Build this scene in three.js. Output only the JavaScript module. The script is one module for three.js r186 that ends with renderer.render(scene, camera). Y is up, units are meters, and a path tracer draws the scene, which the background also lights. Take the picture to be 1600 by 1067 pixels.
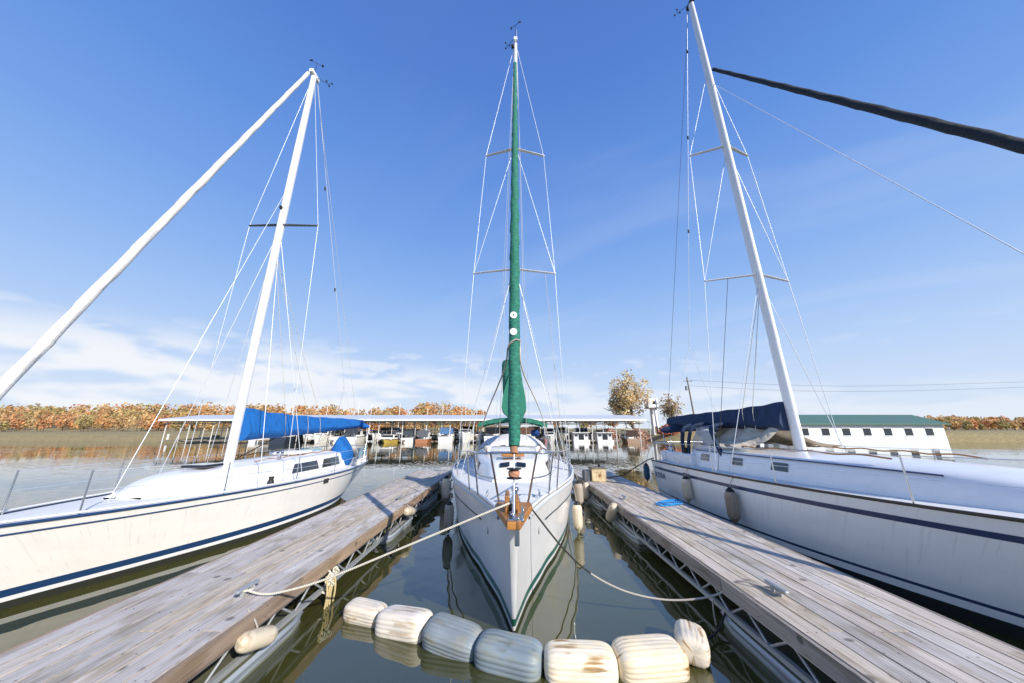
import * as THREE from 'three';
import { mergeGeometries, toCreasedNormals } from 'three/addons/utils/BufferGeometryUtils.js';
import { RoundedBoxGeometry } from 'three/addons/geometries/RoundedBoxGeometry.js';
import { FontLoader } from 'three/addons/loaders/FontLoader.js';
import { TextGeometry } from 'three/addons/geometries/TextGeometry.js';

// ---------------------------------------------------------------- camera, sky, sun, exposure
// world: x to the right, y above the water, z = -(metres away from the camera)
const scene = new THREE.Scene();
const camera = new THREE.PerspectiveCamera(93.7, 1600 / 1067, 0.05, 6000);
camera.position.set(0, 2.27, 0);
camera.rotation.set(THREE.MathUtils.degToRad(15.3), 0, 0);
scene.add(camera);
const renderer = new THREE.WebGLRenderer({ antialias: true });
renderer.toneMapping = THREE.LinearToneMapping;
renderer.toneMappingExposure = 1.12;
renderer.shadowMap.enabled = true;

const SUN = new THREE.Vector3(0.60, 0.54, 0.59).normalize();
const sun = new THREE.DirectionalLight(new THREE.Color(1.0, 0.93, 0.84), 5.0);
sun.position.copy(SUN).multiplyScalar(80);
sun.target.position.set(0, 0, -12);
sun.castShadow = true;
sun.shadow.mapSize.set(4096, 4096);
Object.assign(sun.shadow.camera, { left: -60, right: 60, top: 60, bottom: -60, near: 1, far: 220 });
scene.add(sun, sun.target);

let seed = 7;
const rnd = () => { seed = (seed * 1664525 + 1013904223) >>> 0; return seed / 4294967296; };
const rr = (a, b) => a + (b - a) * rnd();
const clamp = (x, a = 0, b = 1) => Math.min(b, Math.max(a, x));
const sstep = (a, b, x) => { const t = clamp((x - a) / (b - a)); return t * t * (3 - 2 * t); };
const lerp = (a, b, t) => a + (b - a) * t;
const h2 = (x, y, s) => { let n = (x * 374761393 + y * 668265263 + s * 974634777) | 0; n = Math.imul(n ^ (n >>> 13), 1274126177); n ^= n >>> 16; return (n >>> 0) / 4294967296; };
function vnoise(x, y, s = 0, px = 0, py = 0) {
  let x0 = Math.floor(x), y0 = Math.floor(y); const fx = x - x0, fy = y - y0;
  let x1 = x0 + 1, y1 = y0 + 1;
  if (px) { x0 = ((x0 % px) + px) % px; x1 = ((x1 % px) + px) % px; }
  if (py) { y0 = ((y0 % py) + py) % py; y1 = ((y1 % py) + py) % py; }
  const u = fx * fx * (3 - 2 * fx), v = fy * fy * (3 - 2 * fy);
  return lerp(lerp(h2(x0, y0, s), h2(x1, y0, s), u), lerp(h2(x0, y1, s), h2(x1, y1, s), u), v);
}
function fbm(x, y, s = 0, o = 4, px = 0, py = 0) {
  let a = 0.5, t = 0, n = 0;
  for (let i = 0; i < o; i++) { t += a * vnoise(x, y, s + i * 17, px, py); n += a; a *= 0.5; x *= 2; y *= 2; px *= 2; py *= 2; }
  return t / n;
}
const s2l = (c) => { c /= 255; return c <= 0.04045 ? c / 12.92 : Math.pow((c + 0.055) / 1.055, 2.4); };

{ // clear autumn sky: blue overhead, pale at the horizon, thin streaks of cirrus, a low bank of cloud on one side
  const W = 2048, H = 1024, data = new Float32Array(W * H * 4);
  const stops = [[-90, 150, 165, 175], [-3, 196, 210, 226], [0, 214, 228, 246], [4, 206, 224, 248], [9, 188, 213, 248], [15, 166, 199, 246], [23, 139, 180, 240], [32, 116, 161, 232], [42, 98, 145, 222], [54, 84, 129, 209], [70, 76, 118, 198], [90, 70, 110, 190]]
    .map(([e, r, g, b]) => [e, s2l(r) * 0.94, s2l(g) * 0.92, s2l(b) * 0.90]);
  for (let j = 0; j < H; j++) {
    const el = ((j + 0.5) / H - 0.5) * 180, er = el * Math.PI / 180;
    let k = 0; while (k < stops.length - 2 && stops[k + 1][0] < el) k++;
    const t = clamp((el - stops[k][0]) / (stops[k + 1][0] - stops[k][0]));
    for (let i = 0; i < W; i++) {
      const az = ((i + 0.5) / W - 0.5) * 2 * Math.PI;
      const dx = Math.cos(az) * Math.cos(er), dz = Math.sin(az) * Math.cos(er), dy = Math.sin(er);
      let c = [1, 2, 3].map((q) => lerp(stops[k][q], stops[k + 1][q], t));
      if (el > 0) {
        const p = 1 / (dy + 0.09), X = dx * p, Z = dz * p;
        const xr = X * 0.80 + Z * 0.60, zr = -X * 0.60 + Z * 0.80;
        const warp = fbm(X * 0.8 + 5, Z * 0.8, 3, 3) * 1.6;
        const streak = fbm(xr * 0.75 + warp, zr * 3.4 + warp, 11, 5);
        const veil = sstep(0.50, 0.86, streak) * sstep(0.40, 0.66, fbm(X * 0.35 + 2.2, Z * 0.35 + 7.7, 21, 3)) * 0.08;
        // low bank
        const side = 0.5 + 0.5 * Math.sin(Math.atan2(dx, -dz) * -1.25 + 0.42);
        const top = 4.5 + 8.5 * side * (0.75 + 0.5 * fbm(az * 6 + 40, el * 0.05, 31, 3));
        const body = fbm(az * 9 + 3 * warp * 0.2, el * 0.55, 41, 5);
        const bank = sstep(top, top * 0.62, el) * sstep(0.30, 0.58, body) * (0.30 + 0.60 * side);
        const puffs = sstep(0.55, 0.72, fbm(az * 16, el * 0.9, 51, 4)) * sstep(14.5, 10, el) * sstep(6, 9, el) * side * 0.6;
        const a = clamp(Math.max(veil, bank, puffs)), w = [0.82, 0.84, 0.88];
        c = c.map((q, n) => lerp(q, w[n], a));
      }
      const o = (j * W + i) * 4; data[o] = c[0]; data[o + 1] = c[1]; data[o + 2] = c[2]; data[o + 3] = 1;
    }
  }
  const tex = new THREE.DataTexture(data, W, H, THREE.RGBAFormat, THREE.FloatType);
  tex.mapping = THREE.EquirectangularReflectionMapping; tex.magFilter = THREE.LinearFilter; tex.minFilter = THREE.LinearFilter;
  tex.wrapS = THREE.RepeatWrapping; tex.colorSpace = THREE.LinearSRGBColorSpace; tex.needsUpdate = true;
  scene.background = tex; scene.environment = tex;
}

// ---------------------------------------------------------------- helpers
const V = (x, y, d) => new THREE.Vector3(x, y, -d);
const used = {};
function numbered(n) { used[n] = (used[n] ?? -1) + 1; return used[n] ? `${n}_${String(used[n]).padStart(3, '0')}` : n; }
function shade(o) { o.traverse((m) => { if (m.isMesh) { m.castShadow = true; m.receiveShadow = true; } }); return o; }
function thing(name, label, category, pos = [0, 0, 0], group, turn = 0) {
  const g = new THREE.Group(); g.name = numbered(name); g.position.set(pos[0], pos[1], pos[2]); g.rotation.y = turn;
  g.userData = { label, category }; if (group) g.userData.group = group; scene.add(g); return g;
}
function part(name, geo, mat, parent, label) {
  const m = new THREE.Mesh(Array.isArray(geo) ? join(geo) : geo, mat); m.name = name; m.castShadow = m.receiveShadow = true;
  if (label) m.userData.label = label; parent.add(m); return m;
}
function single(name, geo, mat, label, category, group, pos) {
  const m = new THREE.Mesh(Array.isArray(geo) ? join(geo) : geo, mat); m.name = numbered(name); m.castShadow = m.receiveShadow = true;
  m.userData = { label, category }; if (group) m.userData.group = group; if (pos) m.position.set(...pos); scene.add(m); return m;
}
function structure(name, geo, mat, kind = 'structure') {
  const m = new THREE.Mesh(geo, mat); m.name = name; m.receiveShadow = m.castShadow = true; m.userData = { kind }; scene.add(m); return m;
}
function join(list) {
  return mergeGeometries(list.map((g) => { const q = g.index ? g.toNonIndexed() : g; for (const k of Object.keys(q.attributes)) if (!['position', 'normal', 'uv'].includes(k)) q.deleteAttribute(k); return q; }));
}
function mk(pos, idx, uv, smooth = true) {
  const g = new THREE.BufferGeometry(); g.setAttribute('position', new THREE.Float32BufferAttribute(pos, 3));
  g.setAttribute('uv', new THREE.Float32BufferAttribute(uv, 2)); g.setIndex(idx); g.computeVertexNormals(); return g;
}
function grid(nu, nv, fn, su = 1, sv = 1, flip = false) { // a sheet fn(u, v)
  const p = [], t = [], ix = [];
  for (let j = 0; j <= nv; j++) for (let i = 0; i <= nu; i++) { const q = fn(i / nu, j / nv); p.push(q.x, q.y, q.z); t.push(i / nu * su, j / nv * sv); }
  for (let j = 0; j < nv; j++) for (let i = 0; i < nu; i++) {
    const a = j * (nu + 1) + i, b = a + 1, c = a + nu + 1, d = c + 1;
    if (flip) ix.push(a, c, b, b, c, d); else ix.push(a, b, c, b, d, c);
  }
  return mk(p, ix, t);
}
function loft(rings, cap = true, su = 1, sv = 1) { // closed rings joined along their row, ends capped
  const n = rings[0].length, p = [], t = [], ix = [];
  rings.forEach((r, j) => { for (let i = 0; i <= n; i++) { const q = r[i % n]; p.push(q.x, q.y, q.z); t.push(i / n * su, j / (rings.length - 1) * sv); } });
  for (let j = 0; j < rings.length - 1; j++) for (let i = 0; i < n; i++) { const a = j * (n + 1) + i, b = a + 1, c = a + n + 1, d = c + 1; ix.push(a, b, c, b, d, c); }
  const body = mk(p, ix, t).toNonIndexed();
  if (!cap) return body;
  const caps = [rings[0], rings[rings.length - 1]].map((r, e) => {
    const c = r.reduce((a, q) => a.add(q), new THREE.Vector3()).multiplyScalar(1 / n), P = [c.x, c.y, c.z], T = [0.5, 0.5], I = [];
    r.forEach((q, i) => { P.push(q.x, q.y, q.z); T.push(0.5, 0.5); I.push(...(e ? [0, 1 + i, 1 + (i + 1) % n] : [0, 1 + (i + 1) % n, 1 + i])); });
    return mk(P, I, T).toNonIndexed();
  });
  return mergeGeometries([body, ...caps]);
}
const UP = new THREE.Vector3(0, 1, 0);
function rod(a, b, r, r2 = r, n = 8) {
  const L = a.distanceTo(b), g = new THREE.CylinderGeometry(r2, r, L, n, 1);
  g.applyQuaternion(new THREE.Quaternion().setFromUnitVectors(UP, b.clone().sub(a).normalize()));
  const m = a.clone().add(b).multiplyScalar(0.5); g.translate(m.x, m.y, m.z); return g;
}
function tube(pts, r, seg = 40, n = 7, tension = 0.5) {
  const c = new THREE.CatmullRomCurve3(pts, false, 'catmullrom', tension), g = new THREE.TubeGeometry(c, seg, r, n, false);
  const u = g.attributes.uv, L = c.getLength(); for (let i = 0; i < u.count; i++) u.setXY(i, u.getX(i) * L / (r * 8), u.getY(i));
  return g;
}
function box(w, h, d, x = 0, y = 0, z = 0) { const g = new THREE.BoxGeometry(w, h, d); g.translate(x, y, z); return g; }
function rbox(w, h, d, r = 0.02, x = 0, y = 0, z = 0, seg = 2) { const g = new RoundedBoxGeometry(w, h, d, seg, r); g.translate(x, y, z); return g; }
function table(rows, k) { // smooth curve through rows [s, ...values]
  const n = rows.length, m = rows.map((_, i) => { const a = rows[Math.max(0, i - 1)], b = rows[Math.min(n - 1, i + 1)]; return (b[k] - a[k]) / (b[0] - a[0]); });
  return (s) => {
    let i = 0; while (i < n - 2 && rows[i + 1][0] < s) i++;
    const h = rows[i + 1][0] - rows[i][0], t = clamp((s - rows[i][0]) / h), t2 = t * t, t3 = t2 * t;
    return (2 * t3 - 3 * t2 + 1) * rows[i][k] + (t3 - 2 * t2 + t) * h * m[i] + (-2 * t3 + 3 * t2) * rows[i + 1][k] + (t3 - t2) * h * m[i + 1];
  };
}

// ---------------------------------------------------------------- textures and materials
function tex(w, h, fn, srgb = true, rep = [1, 1]) {
  const d = new Uint8Array(w * h * 4);
  for (let y = 0; y < h; y++) for (let x = 0; x < w; x++) {
    const c = fn(x / w, y / h), o = (y * w + x) * 4;
    if (typeof c === 'number') { d[o] = d[o + 1] = d[o + 2] = clamp(c) * 255; } else for (let k = 0; k < 3; k++) d[o + k] = clamp(c[k] / 255) * 255;
    d[o + 3] = 255;
  }
  const t = new THREE.DataTexture(d, w, h, THREE.RGBAFormat); t.wrapS = t.wrapT = THREE.RepeatWrapping; t.magFilter = THREE.LinearFilter; t.minFilter = THREE.LinearMipmapLinearFilter; t.generateMipmaps = true;
  if (srgb) t.colorSpace = THREE.SRGBColorSpace; t.repeat.set(...rep); t.needsUpdate = true; return t;
}
const std = (c, o = {}) => new THREE.MeshStandardMaterial({ color: c, roughness: 0.6, ...o });
const phys = (c, o = {}) => new THREE.MeshPhysicalMaterial({ color: c, roughness: 0.4, ...o });

const woodMaps = [1, 2, 3].map((s) => tex(256, 1024, (u, v) => {
  const bend = fbm(u * 3, v * 3, s * 50, 3) * 0.3;
  const g1 = fbm((u + bend * 0.3) * 40, v * 5, s * 9, 4), g2 = fbm((u + bend * 0.15) * 95, v * 9, s * 9 + 3, 3), big = fbm(u * 3, v * 7, s * 9 + 5, 4);
  const crack = sstep(0.70, 0.80, fbm((u + bend * 0.2) * 55, v * 2.2, s * 9 + 7, 3));
  const knotD = Math.hypot((u - 0.35 - 0.3 * h2(s, 1, 2)) * 0.18, (v - 0.2 - 0.6 * h2(s, 2, 2)) * 3.4), knot = sstep(0.05, 0.015, knotD);
  const nail = [0.17, 0.5, 0.83].some((q) => Math.abs(v - q) * 3400 < 7 && (Math.abs(u - 0.2) * 180 < 5 || Math.abs(u - 0.8) * 180 < 5));
  const stain = sstep(0.52, 0.75, fbm(u * 2 + 9, v * 10, s * 31, 4));
  let k = 0.90 + 0.20 * (g1 - 0.5) + 0.12 * (g2 - 0.5) + 0.18 * (big - 0.5);
  k *= 1 - 0.42 * crack; k *= 1 - 0.35 * knot; k *= 1 - 0.14 * stain; if (nail) k *= 0.4;
  return [246 * k + 4 * stain, 242 * k, (238 - 12 * stain) * k];
}));
const woodBump = tex(256, 1024, (u, v) => { const b = fbm(u * 3, v * 3, 50, 3) * 0.3; return fbm((u + b * 0.3) * 48, v * 5, 9, 4) * (1 - 0.6 * sstep(0.66, 0.8, fbm((u + b * 0.2) * 55, v * 2.2, 16, 3))); }, false);
const woodTints = ['#ebe6df', '#e0dad4', '#efe6d8', '#e4d9c8', '#d6d1ca', '#eae0d3'];
const plankMats = woodTints.map((c, i) => std(c, { map: woodMaps[i % 3], bumpMap: woodBump, bumpScale: 0.004, roughness: 0.88 }));
const fasciaMats = ['#c0a58f', '#b09c8a', '#c8b095'].map((c, i) => std(c, { map: woodMaps[i], bumpMap: woodBump, bumpScale: 0.004, roughness: 0.9 }));
const fasciaGrey = ['#b3aca6', '#a59e99', '#bdb3a8'].map((c, i) => std(c, { map: woodMaps[i], bumpMap: woodBump, bumpScale: 0.004, roughness: 0.9 }));

const gelMap = tex(512, 512, (u, v) => { const a = fbm(u * 6, v * 6, 61, 4, 6, 6), b = fbm(u * 70, v * 3, 62, 4, 70, 3); const k = 1 - 0.02 * sstep(0.45, 0.8, a) - 0.05 * sstep(0.62, 0.85, b); return [250 * k, 249 * k, 247 * k]; });
const gelcoat = phys('#f4f4f4', { map: gelMap, roughness: 0.32, clearcoat: 0.5, clearcoatRoughness: 0.12 });
const gelcoatWarm = phys('#f4f1ea', { map: gelMap, roughness: 0.32, clearcoat: 0.5, clearcoatRoughness: 0.15 });
const deckBump = tex(256, 256, (u, v) => { const x = (u * 32) % 1, y = (v * 32) % 1; return Math.hypot(x - 0.5, y - 0.5) < 0.34 ? 1 : 0; }, false);
const deckMat = std('#e8e8e4', { map: gelMap, roughness: 0.6, bumpMap: deckBump, bumpScale: 0.001 });
const steel = std('#c9ccd0', { metalness: 1, roughness: 0.22 });
const alu = std('#e2e4e6', { metalness: 0.15, roughness: 0.4 });
const mastWhite = phys('#e8e8e6', { roughness: 0.35, clearcoat: 0.3 });
const wire = std('#d9dde3', { metalness: 0.35, roughness: 0.4 });
const black = std('#17181a', { roughness: 0.55 });
const galv = std('#c6cbcd', { metalness: 0.35, roughness: 0.55, map: tex(128, 128, (u, v) => { const k = 0.75 + 0.35 * fbm(u * 12, v * 12, 71, 4, 12, 12), r = sstep(0.62, 0.8, fbm(u * 7, v * 7, 77, 4, 7, 7)); return [235 * k, (235 - 40 * r) * k, (235 - 80 * r) * k]; }) });
const glassDark = phys('#15191f', { roughness: 0.06, clearcoat: 1, clearcoatRoughness: 0.02 });
const weave = tex(128, 128, (u, v) => 0.5 + 0.25 * Math.sin(u * 2 * Math.PI * 32) + 0.25 * Math.sin(v * 2 * Math.PI * 32), false, [8, 8]);
const creaseB = tex(256, 256, (u, v) => fbm(u * 5, v * 14, 81, 5, 5, 14), false);
function canvasMat(c, bump = 0.02, light = 0.12) {
  const m = tex(256, 256, (u, v) => { const k = 0.88 + light * 2 * (fbm(u * 5, v * 12, 83, 5, 5, 12) - 0.5) + 0.10 * (fbm(u * 40, v * 40, 84, 2, 40, 40) - 0.5); return [255 * k, 255 * k, 255 * k]; });
  return phys(c, { map: m, bumpMap: creaseB, bumpScale: bump, roughness: 0.85, sheen: 0.3, sheenRoughness: 0.6 });
}
const greenCanvas = canvasMat('#2d806a', 0.015, 0.2), blueCanvas = canvasMat('#0c6cbc', 0.02), navyCanvas = canvasMat('#2b3e5e', 0.02), tanCanvas = canvasMat('#dccfb8', 0.03), whiteCanvas = canvasMat('#eceae6', 0.002, 0.05), darkSail = canvasMat('#2a3038', 0.01);
const teak = std('#c98b4a', { map: woodMaps[1], bumpMap: woodBump, bumpScale: 0.002, roughness: 0.5 });
const ropeTwist = tex(64, 64, (u, v) => 0.5 + 0.5 * Math.sin((u * 2 + v) * 2 * Math.PI * 2), false);
const ropeMat = (c) => std(c, { roughness: 0.9, bumpMap: ropeTwist, bumpScale: 0.004 });
const ropeWhite = ropeMat('#d6cfbd'), ropeGrey = ropeMat('#b1aba0'), ropeDark = ropeMat('#34332f'), ropeRust = ropeMat('#6d4438'), ropeBlue = ropeMat('#2f8fd4'), ropeTan = ropeMat('#c4b183');
const vinylMap = tex(256, 256, (u, v) => { const g = sstep(0.45, 0.8, fbm(u * 4, v * 4, 91, 5, 4, 4)), s = sstep(0.6, 0.85, fbm(u * 30, v * 3, 92, 4, 30, 3)); const k = 1 - 0.22 * g - 0.15 * s; return [240 * k, (236 - 8 * g) * k, (226 - 22 * g) * k]; });
const fenderCream = std('#e6ddcc', { map: vinylMap, roughness: 0.5 }), fenderGrey = std('#b4aca4', { map: vinylMap, roughness: 0.6 }), fenderTeal = std('#1d4d63', { roughness: 0.6 });

// ---------------------------------------------------------------- setting: water and land
{
  const N = 1024, T = 14; // metres per tile
  const waves = []; for (let i = 0; i < 46; i++) { const kx = Math.round(rr(-46, 46)), ky = Math.round(rr(-46, 46)); const k = Math.hypot(kx, ky); if (k < 6) continue; waves.push([kx, ky, rr(0, 6.28), Math.pow(k, -1.25)]); }
  const arr = new Float32Array(N * N); let mn = 1e9, mx = -1e9;
  const sx = waves.map(([kx]) => Float32Array.from({ length: N }, (_, i) => 2 * Math.PI * kx * i / N));
  for (let y = 0; y < N; y++) for (let x = 0; x < N; x++) {
    let s = 0; for (let w = 0; w < waves.length; w++) s += waves[w][3] * Math.sin(sx[w][x] + 2 * Math.PI * waves[w][1] * y / N + waves[w][2]);
    s *= 0.35 + 1.3 * sstep(0.35, 0.7, fbm(x / N * 3, y / N * 3, 5, 3, 3, 3)); arr[y * N + x] = s; mn = Math.min(mn, s); mx = Math.max(mx, s);
  }
  const bump = tex(N, N, (u, v) => (arr[Math.round(v * N) * N + Math.round(u * N)] - mn) / (mx - mn), false);
  const murk = tex(512, 512, (u, v) => { const k = 0.86 + 0.28 * (fbm(u * 5, v * 5, 6, 5, 5, 5) - 0.5); return [255 * k, 255 * k, 255 * k]; });
  const g = new THREE.PlaneGeometry(5200, 5200, 1, 1); g.rotateX(-Math.PI / 2);
  const uv = g.attributes.uv; for (let i = 0; i < uv.count; i++) uv.setXY(i, uv.getX(i) * 5200 / T, uv.getY(i) * 5200 / T);
  g.translate(0, 0, -1500);
  structure('water', g, phys(new THREE.Color().setRGB(0.068, 0.071, 0.018), { map: murk, roughness: 0.02, ior: 2.0, bumpMap: bump, bumpScale: 0.007 }));
}
const groundMap = tex(512, 512, (u, v) => { const a = fbm(u * 8, v * 8, 101, 5, 8, 8), b = fbm(u * 60, v * 60, 102, 3, 60, 60); const k = 0.7 + 0.5 * (b - 0.5) + 0.2 * a; return [225 * k, (208 + 12 * a) * k, 175 * k]; }, true);
function landHeight(x, d) {
  const back = sstep(104 - 12 * sstep(-40, -140, x), 135, d) * 1.7, hill = sstep(150, 330, d) * (6.0 * sstep(40, -60, x) + 2);
  const right = sstep(27, 36, x + (d - 70) * 0.08) * sstep(60, 68, d) * 2.6;
  const left = sstep(-58, -72, x) * sstep(60, 74, d) * 2.2;
  return -0.8 + Math.max(back + hill, right, left) * 1.05 + 0.4 * (fbm(x * 0.08, d * 0.08, 111, 3) - 0.5);
}
{
  const g = grid(150, 90, (u, v) => { const d = 52 + 900 * Math.pow(v, 2.2), x = lerp(-1, 1, u) * (150 + d * 2.2); return V(x, landHeight(x, d), d); }, 120, 80, true);
  structure('shore', g, std('#d2c6a8', { map: groundMap, roughness: 0.95 }));
}

// ---------------------------------------------------------------- trees
function leafMesh(n, place, size, pick) { // loose leaf clumps: small tilted quads
  const p = [], t = [], ix = [], col = [], c = new THREE.Color(), a = new THREE.Vector3(), b = new THREE.Vector3(), q = new THREE.Quaternion(), e = new THREE.Euler();
  for (let i = 0; i < n; i++) {
    const o = place(i), s = size * rr(0.55, 1.25); e.set(rr(-1.5, 1.5), rr(0, 6.28), rr(-1.5, 1.5)); q.setFromEuler(e);
    a.set(s, 0, s * 0.15).applyQuaternion(q); b.set(-s * 0.15, 0, s * rr(0.55, 0.95)).applyQuaternion(q);
    const k = p.length / 3; pick(c, o);
    for (const [f, h] of [[-0.5, -0.5], [0.5, -0.35], [0.45, 0.5], [-0.4, 0.4]]) { p.push(o.x + a.x * f + b.x * h, o.y + a.y * f + b.y * h, o.z + a.z * f + b.z * h); t.push(f + 0.5, h + 0.5); col.push(c.r, c.g, c.b); }
    ix.push(k, k + 1, k + 2, k, k + 2, k + 3);
  }
  const g = mk(p, ix, t); g.setAttribute('color', new THREE.Float32BufferAttribute(col, 3)); return g;
}
const leafMat = phys('#ffffff', { vertexColors: true, roughness: 0.9, transmission: 0.3, thickness: 0, side: THREE.DoubleSide });
const barkMat = std('#8d8478', { roughness: 0.95, map: woodMaps[2] });
function palette(cols) { const L = cols.map((h) => new THREE.Color(h)); return (c) => { c.copy(L[Math.floor(rnd() * L.length)]).multiplyScalar(rr(0.75, 1.15)); }; }
function makeTree(name, label, x, d, H, R, n, size, cols, bare, group) {
  const y0 = Math.max(-0.2, landHeight(x, d)), g = thing(name, label, 'tree', [x, y0, -d], group), tips = [], wood = [];
  const grow = (p, dir, len, r, lv) => {
    const q = p.clone().addScaledVector(dir, len); wood.push(rod(p, q, r, r * 0.62, lv > 1 ? 4 : 7));
    if (lv >= 4) { tips.push(q); return; }
    const k = lv === 0 ? 5 : 3;
    for (let i = 0; i < k; i++) { const nd = dir.clone().add(new THREE.Vector3(rr(-1, 1), rr(-0.25, 0.55), rr(-1, 1)).multiplyScalar(lv === 0 ? 0.75 : 0.85)).normalize(); grow(p.clone().lerp(q, rr(0.55, 1)), nd, len * rr(0.62, 0.82), r * 0.6, lv + 1); }
    if (lv < 2) grow(q, dir.clone().add(new THREE.Vector3(rr(-.2, .2), 0.1, rr(-.2, .2))).normalize(), len * 0.8, r * 0.62, lv + 1);
  };
  grow(new THREE.Vector3(0, -0.4, 0), UP.clone(), H * 0.30, H * 0.022, 0);
  const inside = (p) => { const yy = (p.y - H * 0.58) / (H * 0.44), rad = Math.hypot(p.x, p.z) / (R * (0.86 + 0.3 * fbm(Math.atan2(p.z, p.x) * 2 + 9, p.y * 0.6, 5, 3))); return yy * yy + rad * rad < 1; };
  part('trunk', wood, barkMat, g);
  const pk = palette(cols), centres = [];
  for (let i = 0; i < 90 && centres.length < 70; i++) { const t = tips[Math.floor(rnd() * tips.length)].clone(); t.x *= rr(0.7, 1.4); t.z *= rr(0.7, 1.4); t.y *= rr(0.8, 1.15); if (inside(t)) centres.push(t); }
  for (let i = 0; i < 60; i++) { const t = new THREE.Vector3(rr(-1, 1) * R, H * rr(0.16, 1.0), rr(-1, 1) * R); if (inside(t)) centres.push(t); }
  part('crown', leafMesh(Math.round(n * (1 - bare)), () => { for (let k = 0; k < 12; k++) { const c = centres[Math.floor(rnd() * centres.length)], s = R * 0.22; const p = new THREE.Vector3(c.x + (rnd() + rnd() + rnd() - 1.5) * s, c.y + (rnd() + rnd() + rnd() - 1.5) * s, c.z + (rnd() + rnd() + rnd() - 1.5) * s); if (inside(p)) return p; } return centres[0].clone(); }, size, pk), leafMat, g);
  return g;
}
makeTree('sycamore_tree', 'tall tree with sparse golden leaves behind the covered dock end', 28.6, 78, 17.2, 5.4, 4200, 0.40, ['#e6c27a', '#d9ae66', '#f0dcae', '#cdb683', '#b9a878', '#ecd9b4'], 0);
makeTree('bare_tree', 'smaller thinning grey brown tree beside the white tower', 38.6, 80, 9.2, 3.6, 1300, 0.36, ['#c4ad86', '#a5967a', '#cfae74', '#ad9c82'], 0.1);
{ // the wood on the far shore: a mass nobody could count
  const geos = [], trunks = [];
  const cols = [['#d29a5c', '#c48c50', '#deb074'], ['#c7a066', '#b59258', '#d4b27a'], ['#d69664', '#c48450', '#dca874'], ['#b5a264', '#a4945c', '#c0b070'], ['#d8b478', '#c8a66c', '#e2c48e']];
  for (let i = 0; i < 1150; i++) {
    const u = rnd(), d = rr(114, 300), x = lerp(-1.75, 1.85, u) * d;
    const px = x / d; if (px > -0.09 && px < 0.62 && rnd() < 0.985) continue;
    const env = px < -0.09 ? 0.86 + 0.36 * Math.exp(-Math.pow((px + 0.24) / 0.09, 2)) * sstep(-0.09, -0.16, px) + 0.22 * sstep(-0.45, -0.6, px) : 0.7;
    const H = (rnd() < 0.15 ? rr(5, 6.5) : rr(7.2, 10.4)) * env * (d / 200) + (d > 220 ? 1 : 0), R = H * rr(0.32, 0.46), y0 = landHeight(x, d), pk = palette(cols[Math.floor(rnd() * cols.length)]);
    geos.push(leafMesh(120, () => { let a; do a = new THREE.Vector3(rr(-1, 1), rr(-1, 1), rr(-1, 1)); while (a.lengthSq() > 1); return V(x + a.x * R, y0 + H * 0.60 + a.y * H * 0.44, d + a.z * R); }, 1.15 * d / 200, pk));
    trunks.push(rod(V(x, y0 - 0.5, d), V(x + rr(-.5, .5), y0 + H * 0.7, d), 0.14, 0.05, 5));
  }
  const m = structure('autumn_wood', mergeGeometries(geos), leafMat, 'stuff');
  m.userData.label = 'line of orange and brown autumn trees on the far shore'; m.userData.category = 'wood';
  const bark = new THREE.Mesh(join(trunks), barkMat); bark.name = 'trunks'; bark.castShadow = true; bark.userData.kind = 'stuff'; m.add(bark);
}
for (const [x, d, r, h, cols, label] of [
  [21.5, 74.5, 2.4, 2.6, ['#c9937a', '#d5aa90', '#b98672', '#e0bfa4'], 'russet bush at the right end of the covered dock'],
  [27.0, 72, 3.0, 2.5, ['#d0a48c', '#c0927c', '#e0c0a8'], 'broad pinkish brown bush under the golden tree'],
  [33.0, 70, 2.2, 2.0, ['#cc7458', '#d99468', '#b87a66'], 'small red autumn bush beyond the navy boom cover'],
  [45.5, 72, 3.0, 3.0, ['#8d7a52', '#a08a5c', '#75683f'], 'dull olive bush on the right bank beyond the mast']]) {
  const y0 = landHeight(x, d), g = thing('bush', label, 'bush', [x, Math.max(y0, -0.1), -d], 'bushes on the bank');
  part('crown', leafMesh(650, () => { let a; do a = new THREE.Vector3(rr(-1, 1), rr(0, 1), rr(-1, 1)); while (a.lengthSq() > 1); return new THREE.Vector3(a.x * r, a.y * h + 0.1, a.z * r); }, 0.42, palette(cols)), leafMat, g);
  part('trunk', [0, 1, 2, 3].map((i) => rod(new THREE.Vector3(0, -0.4, 0), new THREE.Vector3(rr(-.6, .6) * r, h * 0.7, rr(-.6, .6) * r), 0.06, 0.02, 5)), barkMat, g);
}

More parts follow.
